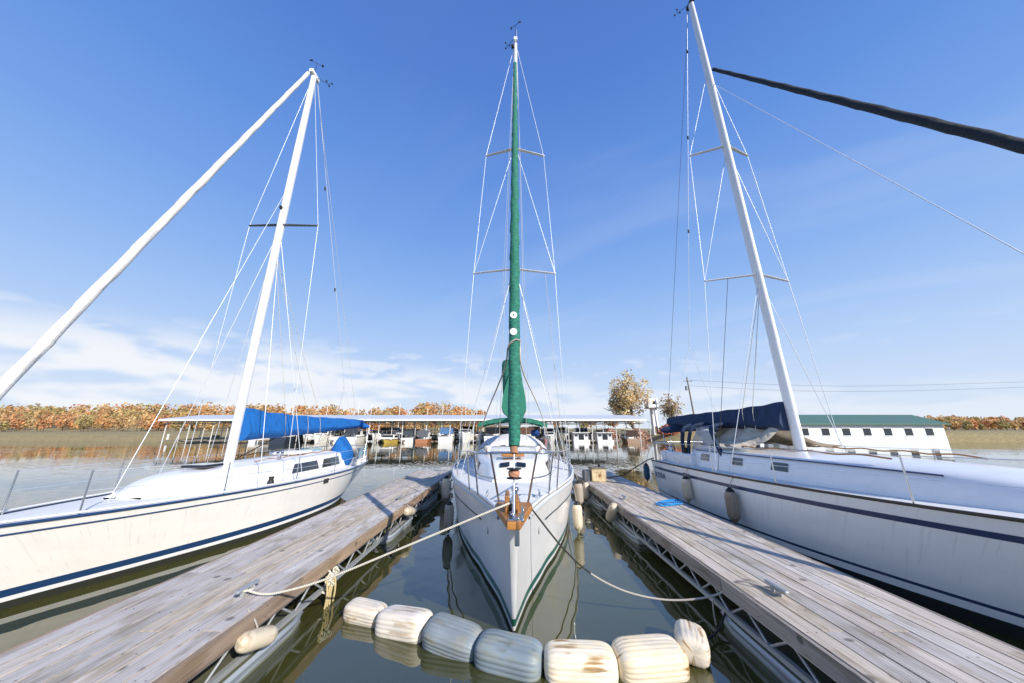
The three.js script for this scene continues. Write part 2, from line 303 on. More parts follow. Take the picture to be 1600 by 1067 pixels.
// ---------------------------------------------------------------- boats
const sampleS = (n, bow = 1.6) => Array.from({ length: n + 1 }, (_, i) => Math.pow(i / n, bow));
function hullShape(o) { // o: L, ov (stem rake), tr (transom rake), rows [s, deck half width, waterline half width], sheer(s)
  const bs = table(o.rows, 1), bw = table(o.rows, 2);
  const wid = (s, h) => { const H = o.sheer(s); return h >= 0 ? lerp(bw(s), bs(s), Math.pow(clamp(h / H), 0.85)) : bw(s) * Math.sqrt(Math.max(0.02, 1 - Math.pow(h / 0.62, 2))); };
  const aft = (s, h) => { const b0 = o.ov * (1 - h / o.sheer(0)), b1 = o.L - o.tr * (1 - h / o.sheer(1)); return lerp(b0, b1, s); };
  const at = (s, h, side, off = 0) => new THREE.Vector3(side * (wid(s, h) + off), h, -aft(s, h));
  const sAt = (a, h = null) => { let lo = 0, hi = 1; for (let i = 0; i < 30; i++) { const m = (lo + hi) / 2; if (aft(m, h ?? o.sheer(m)) < a) lo = m; else hi = m; } return (lo + hi) / 2; };
  const SS = sampleS(60, 1.35);
  const band = (h0, h1, rows, off = 0, s0 = 0, s1 = 1, stem = true) => {
    const fs = [-1, 1].map((side) => grid(60, rows, (u, v) => { const s = lerp(s0, s1, SS[Math.round(u * 60)]); return at(s, lerp(h0(s), h1(s), v), side, off); }, o.L / 2, 1, side < 0));
    if (stem && s0 === 0) fs.push(grid(2, rows, (u, v) => { const p = at(0, lerp(h0(0), h1(0), v), 1, off); p.x *= u * 2 - 1; if (u > 0.2 && u < 0.8) p.z += 0.012; return p; }, 0.1, 1));
    return join(fs);
  };
  const transom = (h0) => grid(8, 6, (u, v) => { const h = lerp(h0, o.sheer(1), v), p = at(1, h, 1); p.x *= u * 2 - 1; return p; }, 1, 1, true);
  const deck = (dz, inset, s0 = 0.0, s1 = 1) => grid(14, 40, (u, v) => { const s = lerp(s0, s1, Math.pow(v, 1.25)), h = o.sheer(s) + dz, p = at(s, h, 1, -inset), k = u * 2 - 1; p.x = Math.max(p.x, 0.005) * k; p.y += 0.05 * (1 - k * k) * clamp(s * 6); return p; }, 4, o.L);
  const rail = (dh, r, s0 = 0, s1 = 1, off = 0) => [-1, 1].map((side) => tube(Array.from({ length: 30 }, (_, i) => { const s = lerp(s0, s1, Math.pow(i / 29, 1.3)); return at(s, o.sheer(s) + dh, side, off); }), r, 60, 6));
  return { ...o, wid, aft, at, sAt, band, transom, deck, rail };
}
// trunk cabin: rows [aft, half width at the foot, height above the deck]; the sides lean in
function cabinShape(hull, rows, base, lean = 0.12) {
  const w = table(rows, 1), h = table(rows, 2), a0 = rows[0][0], a1 = rows[rows.length - 1][0];
  const side = (a, v, sgn, off = 0) => { const H = h(a); return new THREE.Vector3(sgn * (w(a) - lean * v * Math.min(1, H / 0.3) + off), base(a) + H * v, -a); };
  const ring = (a) => {
    const pts = []; const W = w(a), H = h(a), ln = lean * Math.min(1, H / 0.3), y = base(a) - 0.06;
    const prof = [[W, 0], [W - ln * 0.5, 0.5 * H + 0.06], [W - ln, H - 0.0], [W - ln - 0.05, H + 0.055], [W * 0.55, H + 0.10], [0, H + 0.12]];
    for (const [x, q] of prof) pts.push(new THREE.Vector3(x, y + q, -a));
    for (let i = prof.length - 2; i >= 0; i--) pts.push(new THREE.Vector3(-prof[i][0], y + prof[i][1], -a));
    return pts.reverse();
  };
  const n = 34, geo = toCreasedNormals(loft(Array.from({ length: n + 1 }, (_, i) => ring(lerp(a0, a1, i / n))), true, 3, a1 - a0), 0.7);
  const window_ = (b0, b1, v0, v1, sgn, slant = 0.1) => { // a proud pane that follows the cabin side
    const f = (o2) => grid(8, 3, (u, v) => side(lerp(b0 + slant * v * (b1 - b0) * 0.25, b1 - slant * v * 0.1, u), lerp(v0, v1, v), sgn, o2), 1, 1, sgn < 0);
    return f(0.012);
  };
  const roof = (a) => base(a) + h(a) + 0.06;
  return { geo, side, window: window_, roof, w };
}
function lathe(pts, n = 18) { return new THREE.LatheGeometry(pts.map(([r, y]) => new THREE.Vector2(r, y)), n); }
const fenderGeo = lathe([[0.001, 0], [0.03, 0.0], [0.035, 0.045], [0.07, 0.07], [0.105, 0.12], [0.115, 0.20], [0.115, 0.50], [0.105, 0.57], [0.07, 0.62], [0.035, 0.645], [0.03, 0.69], [0.001, 0.69]], 20);
const fenderCap = lathe([[0.03, 0.0], [0.072, 0.0], [0.085, 0.02], [0.06, 0.055], [0.038, 0.075], [0.032, 0.09], [0.001, 0.09]], 16);
function fender(label, x, y, d, mat, top, group, sc = 1) { // hangs on a line from top (world point)
  const g = thing('fender', label, 'fender', [x, y, -d], group), b = part('body', fenderGeo, mat, g); b.scale.setScalar(sc);
  const c = part('end_cap', fenderCap, black, g); c.position.y = 0.60 * sc; c.scale.setScalar(sc);
  part('line', tube([new THREE.Vector3(0, 0.66 * sc, 0), new THREE.Vector3((top.x - x) * 0.4, lerp(0.66 * sc, top.y - y, 0.55), (top.z + d) * 0.5), new THREE.Vector3(top.x - x, top.y - y, top.z + d)], 0.008, 14, 5), ropeGrey, g);
  return g;
}
function stanchions(g, hull, arr, h = 0.6, inset = 0.06, name = 'stanchion') {
  for (const side of [-1, 1]) {
    const tops = [];
    for (const a of arr) { const s = hull.sAt(a), p = hull.at(s, hull.sheer(s), side, -inset), q = p.clone(); q.y += h; part(name, rod(p, q, 0.012, 0.011, 7), steel, g); tops.push(q); }
    for (const k of [0.98, 0.52]) part('lifeline', tube(tops.map((q, i) => { const v = q.clone(); v.y -= h * (1 - k); return v; }), 0.005, 40, 5, 0.05), wire, g);
  }
}
function boomCover(p0, p1, secs, n = 22) { // secs [t, half width, height up, height down]; a soft bag round the boom
  const rings = secs.map(([t, w, up, dn]) => { const c = p0.clone().lerp(p1, t), r = []; for (let i = 0; i < n; i++) { const a = i / n * 2 * Math.PI, cx = Math.cos(a), sy = Math.sin(a), k = 1 + 0.05 * Math.sin(a * 3 + t * 23) + 0.04 * Math.sin(a * 5 - t * 41); r.push(new THREE.Vector3(c.x + cx * w * k * (sy > 0 ? 1 - 0.55 * sy : 1), c.y + (sy > 0 ? sy * up : sy * dn) * (1 + 0.03 * Math.sin(t * 37)), c.z)); } return r; });
  return loft(rings, true, 2, 5);
}
const denseSecs = (rows, n = 40) => { const f = [1, 2, 3].map((k) => table(rows, k)); return Array.from({ length: n + 1 }, (_, i) => { const t = i / n; return [t, f[0](t), f[1](t), f[2](t)]; }); };
function furled(a, b, rad, turns, n = 90) { // sail rolled round a stay: the leech winds up it as a soft ridge
  const dir = b.clone().sub(a), rings = [];
  const q = new THREE.Quaternion().setFromUnitVectors(UP, dir.clone().normalize());
  for (let j = 0; j <= n; j++) {
    const t = j / n, c = a.clone().addScaledVector(dir, t), r = rad(t), R = [];
    for (let i = 0; i < 20; i++) { const th = i / 20 * 2 * Math.PI; let ph = ((th / (2 * Math.PI) - t * turns) % 1 + 1) % 1; const k = r * (0.90 + 0.17 * Math.pow(ph, 1.4) + 0.03 * Math.sin(th * 3 + t * 90)); R.push(new THREE.Vector3(Math.cos(th) * k, 0, -Math.sin(th) * k).applyQuaternion(q).add(c)); }
    rings.push(R);
  }
  return loft(rings, true, 2, 40);
}
function mastSection(a, b, rx, rz, top = 0.8) {
  const rings = []; for (let j = 0; j <= 24; j++) { const t = j / 24, k = t > 0.75 ? lerp(1, top, (t - 0.75) / 0.25) : 1, c = a.clone().lerp(b, t), R = []; for (let i = 0; i < 18; i++) { const th = i / 18 * 2 * Math.PI; R.push(new THREE.Vector3(c.x + Math.cos(th) * rx * k, c.y, c.z - Math.sin(th) * rz * k)); } rings.push(R); }
  return loft(rings, true, 1, 12);
}
function mastheadGear(g, top, side = 1) {
  part('wind_vane', [rod(top, top.clone().add(new THREE.Vector3(0, 0.62, 0)), 0.010, 0.006, 6), rod(top.clone().add(new THREE.Vector3(-0.16 * side, 0.60, 0.1)), top.clone().add(new THREE.Vector3(0.16 * side, 0.60, -0.1)), 0.008, 0.008, 5), box(0.10, 0.07, 0.012, top.x - 0.15 * side, top.y + 0.62, top.z + 0.09), box(0.05, 0.05, 0.05, top.x + 0.15 * side, top.y + 0.61, top.z - 0.09)], black, g);
  const p = top.clone().add(new THREE.Vector3(0.30 * side, 0.10, -0.35)), arms = [rod(top, p, 0.009, 0.007, 6)];
  for (let i = 0; i < 3; i++) { const a = i * 2.09, e = p.clone().add(new THREE.Vector3(Math.cos(a) * 0.10, 0.05, Math.sin(a) * 0.10)), s = new THREE.SphereGeometry(0.032, 8, 6); s.translate(e.x, e.y, e.z); arms.push(rod(p, e, 0.005, 0.005, 4), s); }
  part('wind_instrument', arms, black, g);
}
function spreader(g, a, b, mat = alu) {
  const d = b.clone().sub(a), n = 8, rings = []; for (let j = 0; j <= n; j++) { const c = a.clone().addScaledVector(d, j / n), w = lerp(0.062, 0.040, j / n), R = []; for (let i = 0; i < 12; i++) { const th = i / 12 * 2 * Math.PI; R.push(new THREE.Vector3(c.x, c.y + Math.sin(th) * 0.020, c.z + Math.cos(th) * w)); } rings.push(R); }
  part('spreader', loft(rings, true), mat, g);
}
const W = 0.0080; // wire radius, covered wire

// ---- the boat in the middle
const mainX = 0.02, mainD = 3.62;
const MB = thing('sailboat', 'white sailboat seen bow on with green covered headsail in the middle slip', 'sailboat', [mainX, 0, -mainD], 'sailboats in the slips');
const mh = hullShape({
  L: 11.2, ov: 0.82, tr: 0.5, sheer: (s) => 1.3 - 0.30 * s + 0.19 * s * s,
  rows: [[0, 0.045, 0.014], [0.035, 0.115, 0.10], [0.075, 0.225, 0.205], [0.136, 0.43, 0.42], [0.18, 0.60, 0.56], [0.234, 0.83, 0.77], [0.36, 1.31, 1.15], [0.5, 1.63, 1.45], [0.63, 1.83, 1.64], [0.8, 1.82, 1.6], [1, 1.45, 1.05]],
});
const stripeGreen = phys('#14604f', { roughness: 0.3, clearcoat: 0.4 }), antifoul = std('#1d2b28', { roughness: 0.8 });
{
  const g = MB, hull = part('hull', [mh.band(() => 0.205, (s) => mh.sheer(s), 14), mh.transom(0.0)], gelcoat, g);
  part('boot_stripe', mh.band(() => 0.105, () => 0.205, 2, 0.001), stripeGreen, hull);
  part('boot_top', mh.band(() => 0.045, () => 0.105, 2, 0.001), gelcoat, hull);
  part('bottom_paint', mh.band(() => -0.45, () => 0.045, 4, 0.001), antifoul, hull);
  for (const side of [-1, 1]) {
    const pts = Array.from({ length: 24 }, (_, i) => { const s = lerp(0.155, 0.97, i / 23); return mh.at(s, mh.sheer(s) - 0.34, side, 0.004); });
    part('cove_line', tube(pts, 0.011, 60, 5), std('#20302c', { roughness: 0.5 }), hull);
    const p = mh.at(0.118, mh.sheer(0.118) - 0.40, side, 0.004); part('cove_line_end', tube([p.clone().add(new THREE.Vector3(0, 0.06, 0)), p, p.clone().add(new THREE.Vector3(0, -0.05, 0))], 0.006, 6, 5), std('#3c4a48'), hull);
  }
  part('deck', mh.deck(-0.015, 0.03), deckMat, g);
  for (const q of mh.rail(0.025, 0.026, 0.02, 1, -0.02)) part('toe_rail', q, alu, g);
  for (const q of mh.rail(-0.055, 0.022, 0.06, 1, 0.004)) part('rub_rail', q, std('#b9bdc0', { roughness: 0.5 }), g);
  const deckY = (a) => { const s = mh.sAt(a); return mh.sheer(s) + 0.03; };
  // teak bow platform: a wedge in the bow, cheek blocks, roller and stem fitting
  const wedge = new THREE.Shape(); wedge.moveTo(-0.20, -0.80); wedge.lineTo(0.20, -0.80); wedge.lineTo(0.215, -0.66); wedge.lineTo(0.055, 0.09); wedge.lineTo(-0.055, 0.09); wedge.lineTo(-0.215, -0.66); wedge.closePath();
  const wg = new THREE.ExtrudeGeometry(wedge, { depth: 0.05, bevelEnabled: true, bevelSize: 0.012, bevelThickness: 0.012, bevelSegments: 2 }); wg.rotateX(Math.PI / 2);
  { const uv = wg.attributes.uv; for (let i = 0; i < uv.count; i++) uv.setXY(i, uv.getX(i) * 1.2, uv.getY(i) * 0.5); }
  const plat = part('bow_platform', wg, teak, g, 'orange brown teak platform in the bow'); plat.position.set(0, 1.375, 0.0);
  part('roller_cheek', [rbox(0.05, 0.20, 0.34, 0.015, -0.075, 1.46, -0.42), rbox(0.05, 0.16, 0.30, 0.015, 0.035, 1.44, -0.40)], teak, g);
  part('bow_roller', (() => { const c = new THREE.CylinderGeometry(0.045, 0.045, 0.06, 14); c.rotateZ(Math.PI / 2); c.translate(-0.02, 1.44, -0.30); return c; })(), black, g);
  part('stem_fitting', [rbox(0.05, 0.26, 0.05, 0.012, 0.03, 1.29, 0.045), rbox(0.16, 0.03, 0.26, 0.01, 0.02, 1.385, -0.08), rbox(0.03, 0.09, 0.16, 0.01, 0.09, 1.43, -0.1)], steel, g);
  part('stem_chain', [0, 1, 2, 3, 4].map((i) => { const t = new THREE.TorusGeometry(0.022, 0.007, 6, 10); t.rotateY(i % 2 ? 1.57 : 0); t.translate(-0.02, 1.385 - i * 0.0, -0.14 - i * 0.05); return t; }), steel, g);
  for (const side of [-1, 1]) part('cleat', [rbox(0.03, 0.025, 0.24, 0.01, side * 0.40, deckY(1.75) + 0.055, -1.75), rbox(0.03, 0.05, 0.03, 0.008, side * 0.40, deckY(1.75) + 0.02, -1.80), rbox(0.03, 0.05, 0.03, 0.008, side * 0.40, deckY(1.75) + 0.02, -1.70)], steel, g);
  part('windlass', [rbox(0.2, 0.05, 0.24, 0.02, 0, deckY(1.15) + 0.02, -1.15), (() => { const c = lathe([[0.001, 0.16], [0.05, 0.16], [0.055, 0.13], [0.035, 0.10], [0.035, 0.06], [0.06, 0.03], [0.06, 0]], 14); c.translate(0.02, deckY(1.15) + 0.04, -1.15); return c; })()], steel, g);
  // pulpit
  const pu = (x, y, a) => new THREE.Vector3(x, y, -a);
  const pulpit = part('pulpit', [tube([pu(-0.80, 1.90, 2.25), pu(-0.66, 1.95, 1.45), pu(-0.50, 1.985, 0.72), pu(-0.40, 1.992, 0.56), pu(-0.2, 1.995, 0.53), pu(0.2, 1.995, 0.53), pu(0.40, 1.992, 0.56), pu(0.50, 1.985, 0.72), pu(0.66, 1.95, 1.45), pu(0.80, 1.90, 2.25)], 0.0135, 80, 8)], steel, g);
  for (const s of [-1, 1]) {
    part('pulpit_post', rod(pu(s * 0.175, 1.33, 0.85), pu(s * 0.285, 1.99, 0.54), 0.0135), steel, pulpit);
    part('pulpit_post', rod(pu(s * 0.56, deckY(1.95) - 0.02, 1.95), pu(s * 0.52, 1.975, 0.85), 0.0135), steel, pulpit);
    part('pulpit_post', rod(pu(s * 0.76, deckY(2.45) - 0.02, 2.45), pu(s * 0.80, 1.90, 2.25), 0.0135), steel, pulpit);
    part('pulpit_rail', tube([pu(s * 0.235, 1.68, 0.69), pu(s * 0.40, 1.67, 0.95), pu(s * 0.54, 1.655, 1.37)], 0.010, 20, 7), steel, pulpit);
  }
  stanchions(g, mh, [2.25, 4.0, 5.8, 7.6, 9.3, 10.6], 0.62);
  // cabin
  const cb = cabinShape(mh, [[3.25, 0.42, 0.10], [3.6, 0.60, 0.30], [4.4, 0.86, 0.36], [5.6, 1.08, 0.40], [7.0, 1.18, 0.44], [7.9, 1.16, 0.46]], (a) => deckY(a));
  const cab = part('cabin', cb.geo, gelcoat, g);
  for (const s of [-1, 1]) { part('front_window', grid(4, 2, (u, v) => { const a = lerp(3.40, 3.52, v); return new THREE.Vector3(s * lerp(0.07, 0.27, u) + 0.0, cb.roof(a) + 0.03 - 0.02 * u, -a + 0.015); }, 1, 1, s < 0), glassDark, cab); for (const [b0, b1] of [[4.4, 5.2], [5.4, 6.2], [6.4, 7.2]]) part('cabin_window', cb.window(b0, b1, 0.30, 0.78, s), glassDark, cab); }
  part('fore_hatch', [rbox(0.50, 0.06, 0.50, 0.02, 0, cb.roof(3.95) + 0.075, -3.95)], teak, g); part('hatch_pane', rbox(0.40, 0.01, 0.40, 0.004, 0, cb.roof(3.95) + 0.115, -3.95), glassDark, g);
  for (const s of [-1, 1]) part('handrail', tube(Array.from({ length: 9 }, (_, i) => { const a = 4.7 + i * 0.36; return new THREE.Vector3(s * (cb.w(a) - 0.30), cb.roof(a) + (i % 2 ? 0.085 : 0.055), -a); }), 0.013, 40, 6), teak, g);
  for (const s of [-1, 1]) part('dorade_vent', lathe([[0.05, 0], [0.05, 0.12], [0.085, 0.16], [0.085, 0.2], [0.001, 0.2]], 12).translate(s * 0.62, cb.roof(5.0) - 0.01, -5.0), gelcoatWarm, g);
  // low white dodger and coamings aft, wheel pedestal
  for (const s of [-1, 1]) part('coaming', rbox(0.22, 0.30, 2.6, 0.05, s * 1.12, deckY(9.2) + 0.12, -9.2, 3), gelcoat, g);
  part('spray_hood', grid(16, 8, (u, v) => { const th = Math.PI * u, a = 7.3 + 0.75 * v; return new THREE.Vector3(Math.cos(th) * 1.12, cb.roof(7.6) - 0.1 + Math.sin(th) * (0.16 + 0.34 * Math.sqrt(v)), -a); }, 3, 1), whiteCanvas, g);
  part('steering_pedestal', [rbox(0.2, 0.85, 0.2, 0.04, 0, deckY(9.6) + 0.05, -9.6), (() => { const t = new THREE.TorusGeometry(0.42, 0.014, 8, 36); t.translate(0, deckY(9.6) + 0.38, -9.45); return t; })()], steel, g);
  // mast and rig
  const mB = new THREE.Vector3(0.02, cb.roof(4.4) + 0.0, -4.40), mT = new THREE.Vector3(0.10, 15.45, -4.55);
  const onM = (y) => { const t = (y - mB.y) / (mT.y - mB.y); return mB.clone().lerp(mT, t); };
  const mast = part('mast', mastSection(mB, mT, 0.075, 0.115, 0.85), alu, g);
  part('masthead', [rbox(0.13, 0.16, 0.34, 0.02, mT.x, mT.y + 0.03, mT.z), rod(mT.clone().add(new THREE.Vector3(0.05, 0, -0.1)), mT.clone().add(new THREE.Vector3(0.05, 0.9, -0.1)), 0.008, 0.005, 6)], alu, mast);
  mastheadGear(g, mT.clone().add(new THREE.Vector3(0, 0.25, 0.05)), -1);
  part('anchor_light', [rbox(0.09, 0.13, 0.09, 0.02, mT.x - 0.10, mT.y - 0.25, mT.z + 0.08)], black, mast);
  const sp = [[6.55, 1.17, 0.30], [10.75, 0.93, 0.28]].map(([y, w, sw]) => [-1, 1].map((s) => { const r = onM(y), t = new THREE.Vector3(r.x + s * w, y + 0.03, r.z - sw); r.x += s * 0.07; spreader(g, r, t); return t; }));
  const chain = [-1, 1].map((s) => mh.at(mh.sAt(4.75), deckY(4.75), s, -0.10)), chainF = [-1, 1].map((s) => mh.at(mh.sAt(4.2), deckY(4.2), s, -0.16));
  [0, 1].forEach((i) => {
    const s = i ? 1 : -1, hd = onM(15.2); hd.x += s * 0.06;
    part('cap_shroud', [rod(hd, sp[1][i], W, W, 5), rod(sp[1][i], sp[0][i], W, W, 5), rod(sp[0][i], chain[i], W, W, 5)], wire, g);
    const m = onM(10.65); m.x += s * 0.07; part('intermediate_shroud', rod(m, sp[0][i], W, W, 5), wire, g);
    const l = onM(6.4); l.x += s * 0.07; part('lower_shroud', rod(l, chainF[i], W, W, 5), wire, g);
    const l2 = onM(6.4); l2.x += s * 0.07; part('aft_lower_shroud', rod(l2, mh.at(mh.sAt(5.6), deckY(5.6), s, -0.12), W, W, 5), wire, g);
    part('runner', rod(onM(15.0).add(new THREE.Vector3(s * 0.05, 0, -0.1)), new THREE.Vector3(s * 0.75, deckY(10.4), -10.6), W * 0.8, W * 0.8, 5), wire, g);
    part('turnbuckle', rod(chain[i], chain[i].clone().lerp(sp[0][i], 0.06), 0.014, 0.014, 7), steel, g);
    const e = sp[0][i]; part('spreader_boot', new THREE.SphereGeometry(0.035, 8, 6).translate(e.x, e.y, e.z), mastWhite, g);
    const e2 = sp[1][i]; part('spreader_boot', new THREE.SphereGeometry(0.035, 8, 6).translate(e2.x, e2.y, e2.z), mastWhite, g);
  });
  part('backstay', rod(onM(15.4), new THREE.Vector3(0, deckY(11) + 0.1, -11.1), W, W, 5), wire, g);
  part('flag_halyard', rod(sp[0][1].clone().lerp(onM(6.55), 0.25), mh.at(mh.sAt(5.2), deckY(5.2), 1, -0.2), 0.006, 0.006, 5), ropeWhite, g);
  part('halyard', [rod(onM(15.1).add(new THREE.Vector3(-0.03, 0, 0.16)), new THREE.Vector3(-0.35, deckY(5), -4.4), 0.005, 0.005, 5), rod(onM(15.1).add(new THREE.Vector3(0.06, 0, 0.16)), new THREE.Vector3(0.34, deckY(5), -4.4), 0.005, 0.005, 5)], ropeWhite, g);
  // forestay, drum, furled headsail
  const f0 = new THREE.Vector3(0.0, 1.38, -0.16), f1 = mT.clone().add(new THREE.Vector3(-0.01, -0.02, 0.16)), fs = (t) => f0.clone().lerp(f1, t);
  part('forestay', rod(f0, f1, 0.009, 0.009, 6), wire, g);
  const head = part('furled_headsail', furled(fs(0.0495), fs(0.848), (t) => 0.066 + 0.022 * Math.sin(Math.PI * Math.pow(t, 0.55)) - 0.016 * t, 17, 150), greenCanvas, g, 'headsail rolled on its stay under a green strip');
  part('sail_tack', furled(fs(0.0440), fs(0.0500), () => 0.046, 1, 8), std('#b58a70', { map: vinylMap, roughness: 0.8 }), head);
  const dm = fs(0.029); part('furling_drum', [(() => { const c = lathe([[0.001, 0.055], [0.085, 0.055], [0.088, 0.045], [0.05, 0.04], [0.048, -0.04], [0.088, -0.045], [0.085, -0.055], [0.001, -0.055]], 20); c.translate(dm.x, dm.y, dm.z); return c; })()], black, g);
  part('furling_line', (() => { const c = lathe([[0.052, -0.036], [0.066, -0.02], [0.067, 0.02], [0.052, 0.036]], 18); c.translate(dm.x, dm.y, dm.z); return c; })(), std('#b98468', { roughness: 0.9, bumpMap: ropeTwist, bumpScale: 0.005 }), g);
  part('toggle', [rod(f0, fs(0.021), 0.019, 0.014, 8), rbox(0.05, 0.08, 0.05, 0.01, f0.x, f0.y - 0.02, f0.z)], steel, g);
  for (const [t, s] of [[0.178, 1], [0.158, -1]]) { const p = fs(t); const q = new THREE.CylinderGeometry(0.052, 0.052, 0.018, 18); q.rotateX(Math.PI / 2); q.translate(p.x - 0.012, p.y, p.z + 0.092); const m = part('sail_patch', q, mastWhite, head); if (s > 0) { const c = new THREE.CylinderGeometry(0.012, 0.012, 0.022, 10); c.rotateX(Math.PI / 2); c.translate(p.x - 0.012, p.y, p.z + 0.092); part('grommet', c, black, m); } }
  { const p = fs(0.147); part('sheet', tube([p.clone().add(new THREE.Vector3(0.09, 0.03, 0.03)), p.clone().add(new THREE.Vector3(0.03, 0.03, 0.10)), p.clone().add(new THREE.Vector3(-0.07, -0.02, 0.09)), p.clone().add(new THREE.Vector3(-0.10, -0.10, 0.0)), p.clone().add(new THREE.Vector3(-0.16, -0.35, -0.3)), new THREE.Vector3(-0.62, 2.5, -3.6), new THREE.Vector3(-1.22, deckY(6) + 0.1, -6.2)], 0.012, 60, 6), ropeGrey, g);
    part('sheet', tube([p.clone().add(new THREE.Vector3(0.08, 0.02, 0.02)), p.clone().add(new THREE.Vector3(0.13, -0.35, -0.3)), new THREE.Vector3(0.60, 2.6, -3.4), new THREE.Vector3(1.25, deckY(6) + 0.1, -6.2)], 0.011, 50, 6), ropeWhite, g); }
  // boom, sail cover, bimini
  const g0 = onM(2.78), bE = new THREE.Vector3(0.02, 2.62, -8.9);
  part('boom', mastSection(g0.clone().add(new THREE.Vector3(0, 0, -0.12)), bE, 0.06, 0.06, 1), alu, g);
  const secs = denseSecs([[0, 0.30, 1.04, 0.22], [0.06, 0.30, 0.98, 0.22], [0.2, 0.25, 0.66, 0.18], [0.5, 0.20, 0.42, 0.14], [0.8, 0.15, 0.30, 0.12], [1, 0.08, 0.14, 0.09]]);
  part('sail_cover', boomCover(g0.clone().add(new THREE.Vector3(0, 0.0, 0.20)), bE, secs, 28), greenCanvas, g);
  part('mast_collar', loft(Array.from({ length: 15 }, (_, j) => { const t = j / 14, y = lerp(2.45, 3.92, t), c = onM(y), w = table([[0, 0.12, 0], [0.12, 0.2, 0], [0.35, 0.265, 0], [0.65, 0.26, 0], [0.9, 0.25, 0], [1, 0.20, 0]], 1)(t), sh = table([[0, 0.06, 0], [0.3, 0.03, 0], [0.6, -0.03, 0], [1, -0.08, 0]], 1)(t); return Array.from({ length: 20 }, (_, i) => { const th = i / 20 * 2 * Math.PI, k = 1 + 0.06 * Math.sin(th * 4 + t * 6); return new THREE.Vector3(c.x + sh + Math.cos(th) * w * k, y + 0.05 * Math.cos(th + 2), c.z - 0.02 - Math.sin(th) * 0.20 * k); }); }), true, 2, 2), greenCanvas, g, 'green sail cover collar wrapped round the mast');
  const bim = (u, v, dy) => { const x = lerp(-1.28, 1.28, u), a = lerp(8.55, 10.35, v), k = x / 1.28; return new THREE.Vector3(x, 2.72 - 0.20 * Math.pow(Math.abs(k), 2.6) - 0.05 * Math.pow(Math.abs(v * 2 - 1), 2) + dy, -a); };
  const bimini = part('bimini', [grid(24, 12, (u, v) => bim(u, v, 0), 3, 2), grid(24, 12, (u, v) => bim(u, v, -0.03), 3, 2, true), grid(24, 1, (u, v) => bim(u, 0, -0.13 * v), 3, 0.2, true), grid(24, 1, (u, v) => bim(u, 1, -0.13 * v), 3, 0.2)], greenCanvas, g);
  for (const s of [-1, 1]) for (const a of [8.7, 10.2]) part('bimini_pole', tube([new THREE.Vector3(s * 1.25, 2.5, -a), new THREE.Vector3(s * 1.3, 2.0, -a * 0.5 - 4.72), new THREE.Vector3(s * 1.32, deckY(9.4) + 0.2, -9.45)], 0.012, 16, 6), steel, bimini);
  part('blue_bag', rbox(0.34, 0.26, 0.22, 0.08, 0.95, 2.12, -10.4, 4), canvasMat('#27519c'), g); part('bag_line', rod(new THREE.Vector3(0.95, 2.2, -10.4), new THREE.Vector3(1.0, 2.56, -10.2), 0.008), ropeDark, g);
  part('stern_rail', [tube([new THREE.Vector3(-1.5, 1.85, -9.6), new THREE.Vector3(-1.42, 1.86, -10.9), new THREE.Vector3(-1.1, 1.87, -11.05), new THREE.Vector3(1.1, 1.87, -11.05), new THREE.Vector3(1.42, 1.86, -10.9), new THREE.Vector3(1.5, 1.85, -9.6)], 0.013, 60, 7)], steel, g);
  for (const s of [-1, 1]) part('stern_rail_post', rod(new THREE.Vector3(s * 1.36, deckY(10.8) - 0.03, -10.75), new THREE.Vector3(s * 1.42, 1.86, -10.9), 0.012), steel, g);
  part('life_ring', (() => { const t = new THREE.TorusGeometry(0.2, 0.06, 10, 24, 4.8); t.rotateZ(2.3); t.translate(1.25, 1.72, -10.9); return t; })(), std('#c0643a', { roughness: 0.7 }), g);
}

